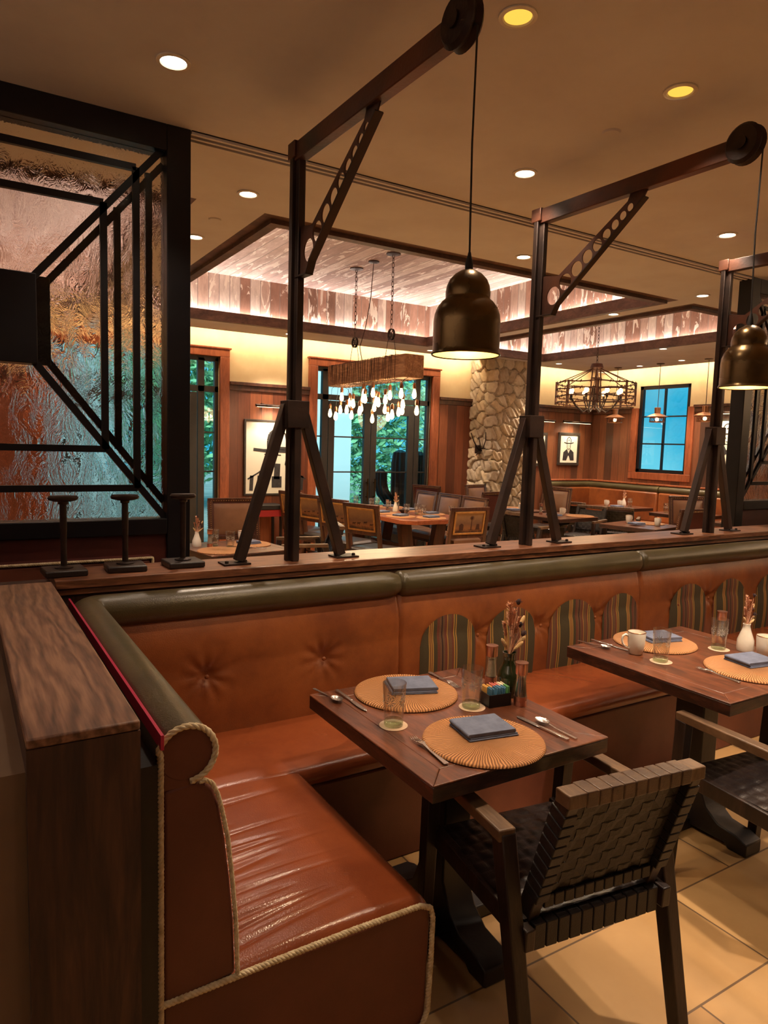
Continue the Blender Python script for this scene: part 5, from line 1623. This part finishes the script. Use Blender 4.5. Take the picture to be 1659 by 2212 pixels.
for k in range(4):
    a = PI / 4 + PI * k / 2; b.bar((.05 * math.cos(a), .05 * math.sin(a), .32), (.075 * math.cos(a), .075 * math.sin(a), -.2), .012, .012)
for z in (.2, .08, -.04, -.16): b.lathe([(.055, z), (.07, z), (.07, z + .01), (.055, z + .01)], n=16, close=True)
b.build('centre_tower', m_rust, t)
for k in range(8):
    a = 2 * PI * (k + .5) / 8; c, s = math.cos(a), math.sin(a)
    MB().tube([(.04 * c, .04 * s, .1), (.07 * c, .07 * s, -.18), (.16 * c, .16 * s, -.24), (.26 * c, .26 * s, -.16), (.33 * c, .33 * s, -.06)], .008, 6).build('arm', m_iron, t)
    MB().lathe([(0, -.06), (.016, -.06), (.016, -.01), (0, -.01)], (.33 * c, .33 * s, 0), 10).build('bulb_socket', m_iron, t)
    MB().ball((.33 * c, .33 * s, .03), .03, .03, .036, 12, 8).build('bulb', e_bulb, t)
b = MB(); chain(b, (0, 0, .39), (0, 0, 1.22)); b.build('chain', m_chain, t)
point('ring_chandelier_light', (7.2, 6.48, 2.2), 26, (1, .7, .4), .3)

# ---------------------------------------------------------------- copper lanterns
def lantern(y, label):
    t = thing('lantern_pendant', label, 'lamp', (9.7, y, 2.14), 0, 'copper lantern pendants')
    MB().lathe([(.045, .14), (.05, .235), (.035, .24), (0, .24)], n=20).build('chimney', m_copperd, t)
    MB().lathe([(.165, .085), (.17, .09), (.10, .125), (.045, .145), (.043, .138), (.1, .115)], n=28, close=True).build('shade', m_copperd, t)
    MB().lathe([(.11, .0), (.12, .0), (.12, .016), (.11, .016)], n=24, close=True).lathe([(.108, .07), (.118, .07), (.118, .085), (.108, .085)], n=24, close=True).build('ring', m_copperd, t)
    b = MB()
    for k in range(16):
        a = 2 * PI * k / 16
        for sgn in (-1, 1):
            a2 = a + sgn * .45
            b.tube([(.113 * math.cos(a), .113 * math.sin(a), .012), (.113 * math.cos((a + a2) / 2), .113 * math.sin((a + a2) / 2), .042), (.113 * math.cos(a2), .113 * math.sin(a2), .073)], .0028, 4)
    b.build('mesh_guard', m_copperd, t)
    MB().ball((0, 0, .05), .028, .028, .034, 12, 8).build('bulb', e_bulb, t)
    b = MB(); b.tube([(0, 0, .24), (0, 0, CEIL - 2.14)], .005, 6).lathe([(0, -.02), (.06, -.012), (.065, 0), (0, 0)], (0, 0, CEIL - 2.14), 18); b.build('hanging_rod', m_chain, t)
lantern(8.26, 'copper lantern pendant left of the blue window')
lantern(7.41, 'copper lantern pendant in front of the blue window')
lantern(6.56, 'copper lantern pendant right of the blue window, beside the third crane post')

# ---------------------------------------------------------------- pictures
def picture(name, label, w, h, M, fw, group, bust=True):
    """framed ink drawing of a hatted figure, built facing -y around the origin then moved by M"""
    t = thing(name, label, 'picture', (0, 0, 0), 0, group); t.matrix_world = M
    b = MB()
    for (x0, x1, z0, z1) in ((-w / 2, w / 2, h / 2 - fw, h / 2), (-w / 2, w / 2, -h / 2, -h / 2 + fw), (-w / 2, -w / 2 + fw, -h / 2 + fw, h / 2 - fw), (w / 2 - fw, w / 2, -h / 2 + fw, h / 2 - fw)):
        b.box(x0, x1, -.03, 0, z0, z1)
    b.build('frame', m_pframe, t, bevel=.003)
    MB().box(-w / 2 + fw, w / 2 - fw, -.015, 0, -h / 2 + fw, h / 2 - fw).build('canvas', m_paper, t)
    q = MB(); s = (h - 2 * fw); W_ = w - 2 * fw; y = -.0165
    def L(pts, th, closed=False):
        P = [((px + (.07 if bust == 'tall' else 0)) * s, pz * s) for px, pz in pts]
        for (a, c), tt in zip(zip(P, P[1:] + ([P[0]] if closed else [])), th if isinstance(th, list) else [th] * len(P)):
            q.bar((a[0], y, a[1]), (c[0], y, c[1]), .002, tt * s * (1.5 if bust == 'tall' else 1.9), (0, 1, 0))
    if bust == 'tall':
        crown = [(-.14, .12), (-.14, .24), (-.12, .33), (-.06, .385), (.0, .40), (.06, .385), (.11, .34), (.13, .25), (.13, .12)]
        L(crown, [.03, .03, .028, .022, .016, .014, .012, .012]); L([(-.14, .135), (.13, .135)], .03)
        L([(-.36, .115), (-.2, .10), (.2, .095), (.36, .115)], [.028, .03, .026]); L([(-.15, .04), (-.12, -.1)], .02); L([(.15, .04), (.12, -.1)], .018)
        L([(-.12, -.1), (-.3, -.22), (-.44, -.30)], .014); L([(.12, -.1), (.3, -.22), (.44, -.30)], .014)
        L([(-.03, .30), (.03, .29)], .03)
        for x in (-.38, -.27, .27, .38): L([(x, -.25), (x - .01, -.46)], .035)
        L([(.0, -.08), (-.01, -.30)], .06); L([(-.01, -.26), (-.01, -.42)], .10); L([(-.2, .05), (.05, .04)], .01)
    else:
        crown = [(-.10, .22), (-.10, .34), (-.06, .41), (0, .43), (.06, .41), (.10, .34), (.10, .22)]
        L(crown, .016); L([(-.24, .24), (-.12, .205), (.12, .205), (.24, .24)], .02); L([(-.02, .31), (.02, .34)], .02)
        L([(-.09, .2), (-.09, .06), (-.04, -.02), (0, -.03), (.04, -.02), (.09, .06), (.09, .2)], .01)
        L([(-.06, .11), (-.02, .115)], .012); L([(.02, .115), (.06, .11)], .012); L([(-.03, .03), (.03, .03)], .01)
        q.prism([(a * s, c * s) for a, c in [(-.09, .0), (0, -.16), (.09, .0), (.26, -.12), (.29, -.42), (.10, -.42), (.02, -.25), (-.02, -.25), (-.10, -.42), (-.29, -.42), (-.26, -.12)]], y - .001, y + .001, XZ)
    q.build('ink_drawing', m_ink, t)
    return t
def picture_light(label, M, wd, pw):
    t = thing('picture_light', label, 'picture light', (0, 0, 0), 0, 'brass picture lights'); t.matrix_world = M
    MB().tube([(-wd / 2, -.14, 0), (wd / 2, -.14, 0)], .02, 12).build('lamp_tube', m_iron, t)
    MB().box(-wd / 2 + .02, wd / 2 - .02, -.148, -.132, -.0225, -.019).build('lamp_strip', e_pic, t)
    b = MB()
    for x in (-wd * .28, wd * .28): b.bar((x, 0, .03), (x, -.14, .01), .03, .012).bar((x - .06, -.13, .03), (x + .06, -.13, .03), .03, .02)
    b.build('bracket', m_iron, t)
def MW(x, y, z, rz=0): return Matrix.Translation((x, y, z)) @ Matrix.Rotation(rz, 4, 'Z')
picture('framed_picture', 'large framed ink drawing of a hat and coat beside the left french door', .86, 1.06, MW(3.82, 9.265, 1.42), .028, 'ink drawings of hatted figures', 'tall')
picture_light('picture light over the large drawing, behind the first crane post', MW(3.82, 9.27, 2.14), .62, 1)
spot('picture_beam', (3.82, 9.02, 2.12), 42, 2.3, .8, (1, .82, .58), .1, (3.84, 9.3, 1.5))
picture('framed_picture', 'small framed drawing of a hatted man right of the stone pier, next to the corner', .54, .60, MW(9.65, 9.26, 1.67), .05, 'ink drawings of hatted figures')
picture('framed_picture', 'small framed drawing of a hatted man close behind the middle crane post', .54, .60, MW(8.82, 9.26, 1.65), .05, 'ink drawings of hatted figures')
picture_light('picture light over the small drawing next to the far corner', MW(9.72, 9.27, 2.16), .72, 1)
picture_light('picture light next to the middle crane post', MW(8.80, 9.27, 2.16), .72, 1)
spot('picture_beam', (9.7, 9.04, 2.14), 30, 2.3, .8, (1, .80, .52), .1, (9.68, 9.3, 1.6)); spot('picture_beam', (8.8, 9.04, 2.14), 30, 2.3, .8, (1, .80, .52), .1, (8.85, 9.3, 1.6))
picture('framed_picture', 'framed drawing of a hatted man behind the third crane post', .62, .76, MW(10.26, 6.52, 1.83, -PI / 2), .03, 'ink drawings of hatted figures')
picture_light('picture light behind the third crane post', MW(10.27, 6.42, 2.30, -PI / 2), .7, 1)
spot('picture_beam', (10.04, 6.45, 2.28), 36, 2.3, .8, (1, .80, .52), .1, (10.3, 6.5, 1.8))

# antler-like coat hook on the stone pier, and a small rail sign-post below it
t = thing('coat_hook', 'black branching iron coat hook at the left edge of the stone pier', 'hook', (7.30, 8.98, 1.62))
MB().box(-.05, .02, -.05, .03, -.07, .07).build('hook_plate', m_iron, t, bevel=.01)
for k, (x, z) in enumerate(((-.28, .26), (-.12, .2), (.02, .28), (.24, .26), (.3, .1), (.14, -.12), (-.16, -.1))):
    MB().tube([(-.02, -.03, 0), (x * .4, -.12, z * .15 - .02), (x * .8, -.16, z * .5), (x, -.15, z)], [.012, .011, .009, .006], 6).build('prong', m_iron, t)
# stools / red book stand by the wall under the large drawing
t = thing('console_stand', 'low red-topped console stand below the large drawing', 'stand', (3.62, 9.08, 0))
MB().box(-.22, .22, -.16, .16, .62, .72).build('drawer', mat('red_leatherette', S(150, 30, 34), None, rough=.5), t, bevel=.005)
MB().box(-.24, .24, -.18, .18, .72, .78).build('top', m_black, t, bevel=.004)
for sx in (-1, 1):
    for sy in (-1, 1): MB().bar((sx * .2, sy * .14, 0), (sx * .2, sy * .14, .62), .03, .03).build('leg', m_black, t)

# prototypes that were only stepping stones are all in use; drop empties without children
scan()
for k in P_pk.values():
    if k.name not in used: bpy.data.objects.remove(k)
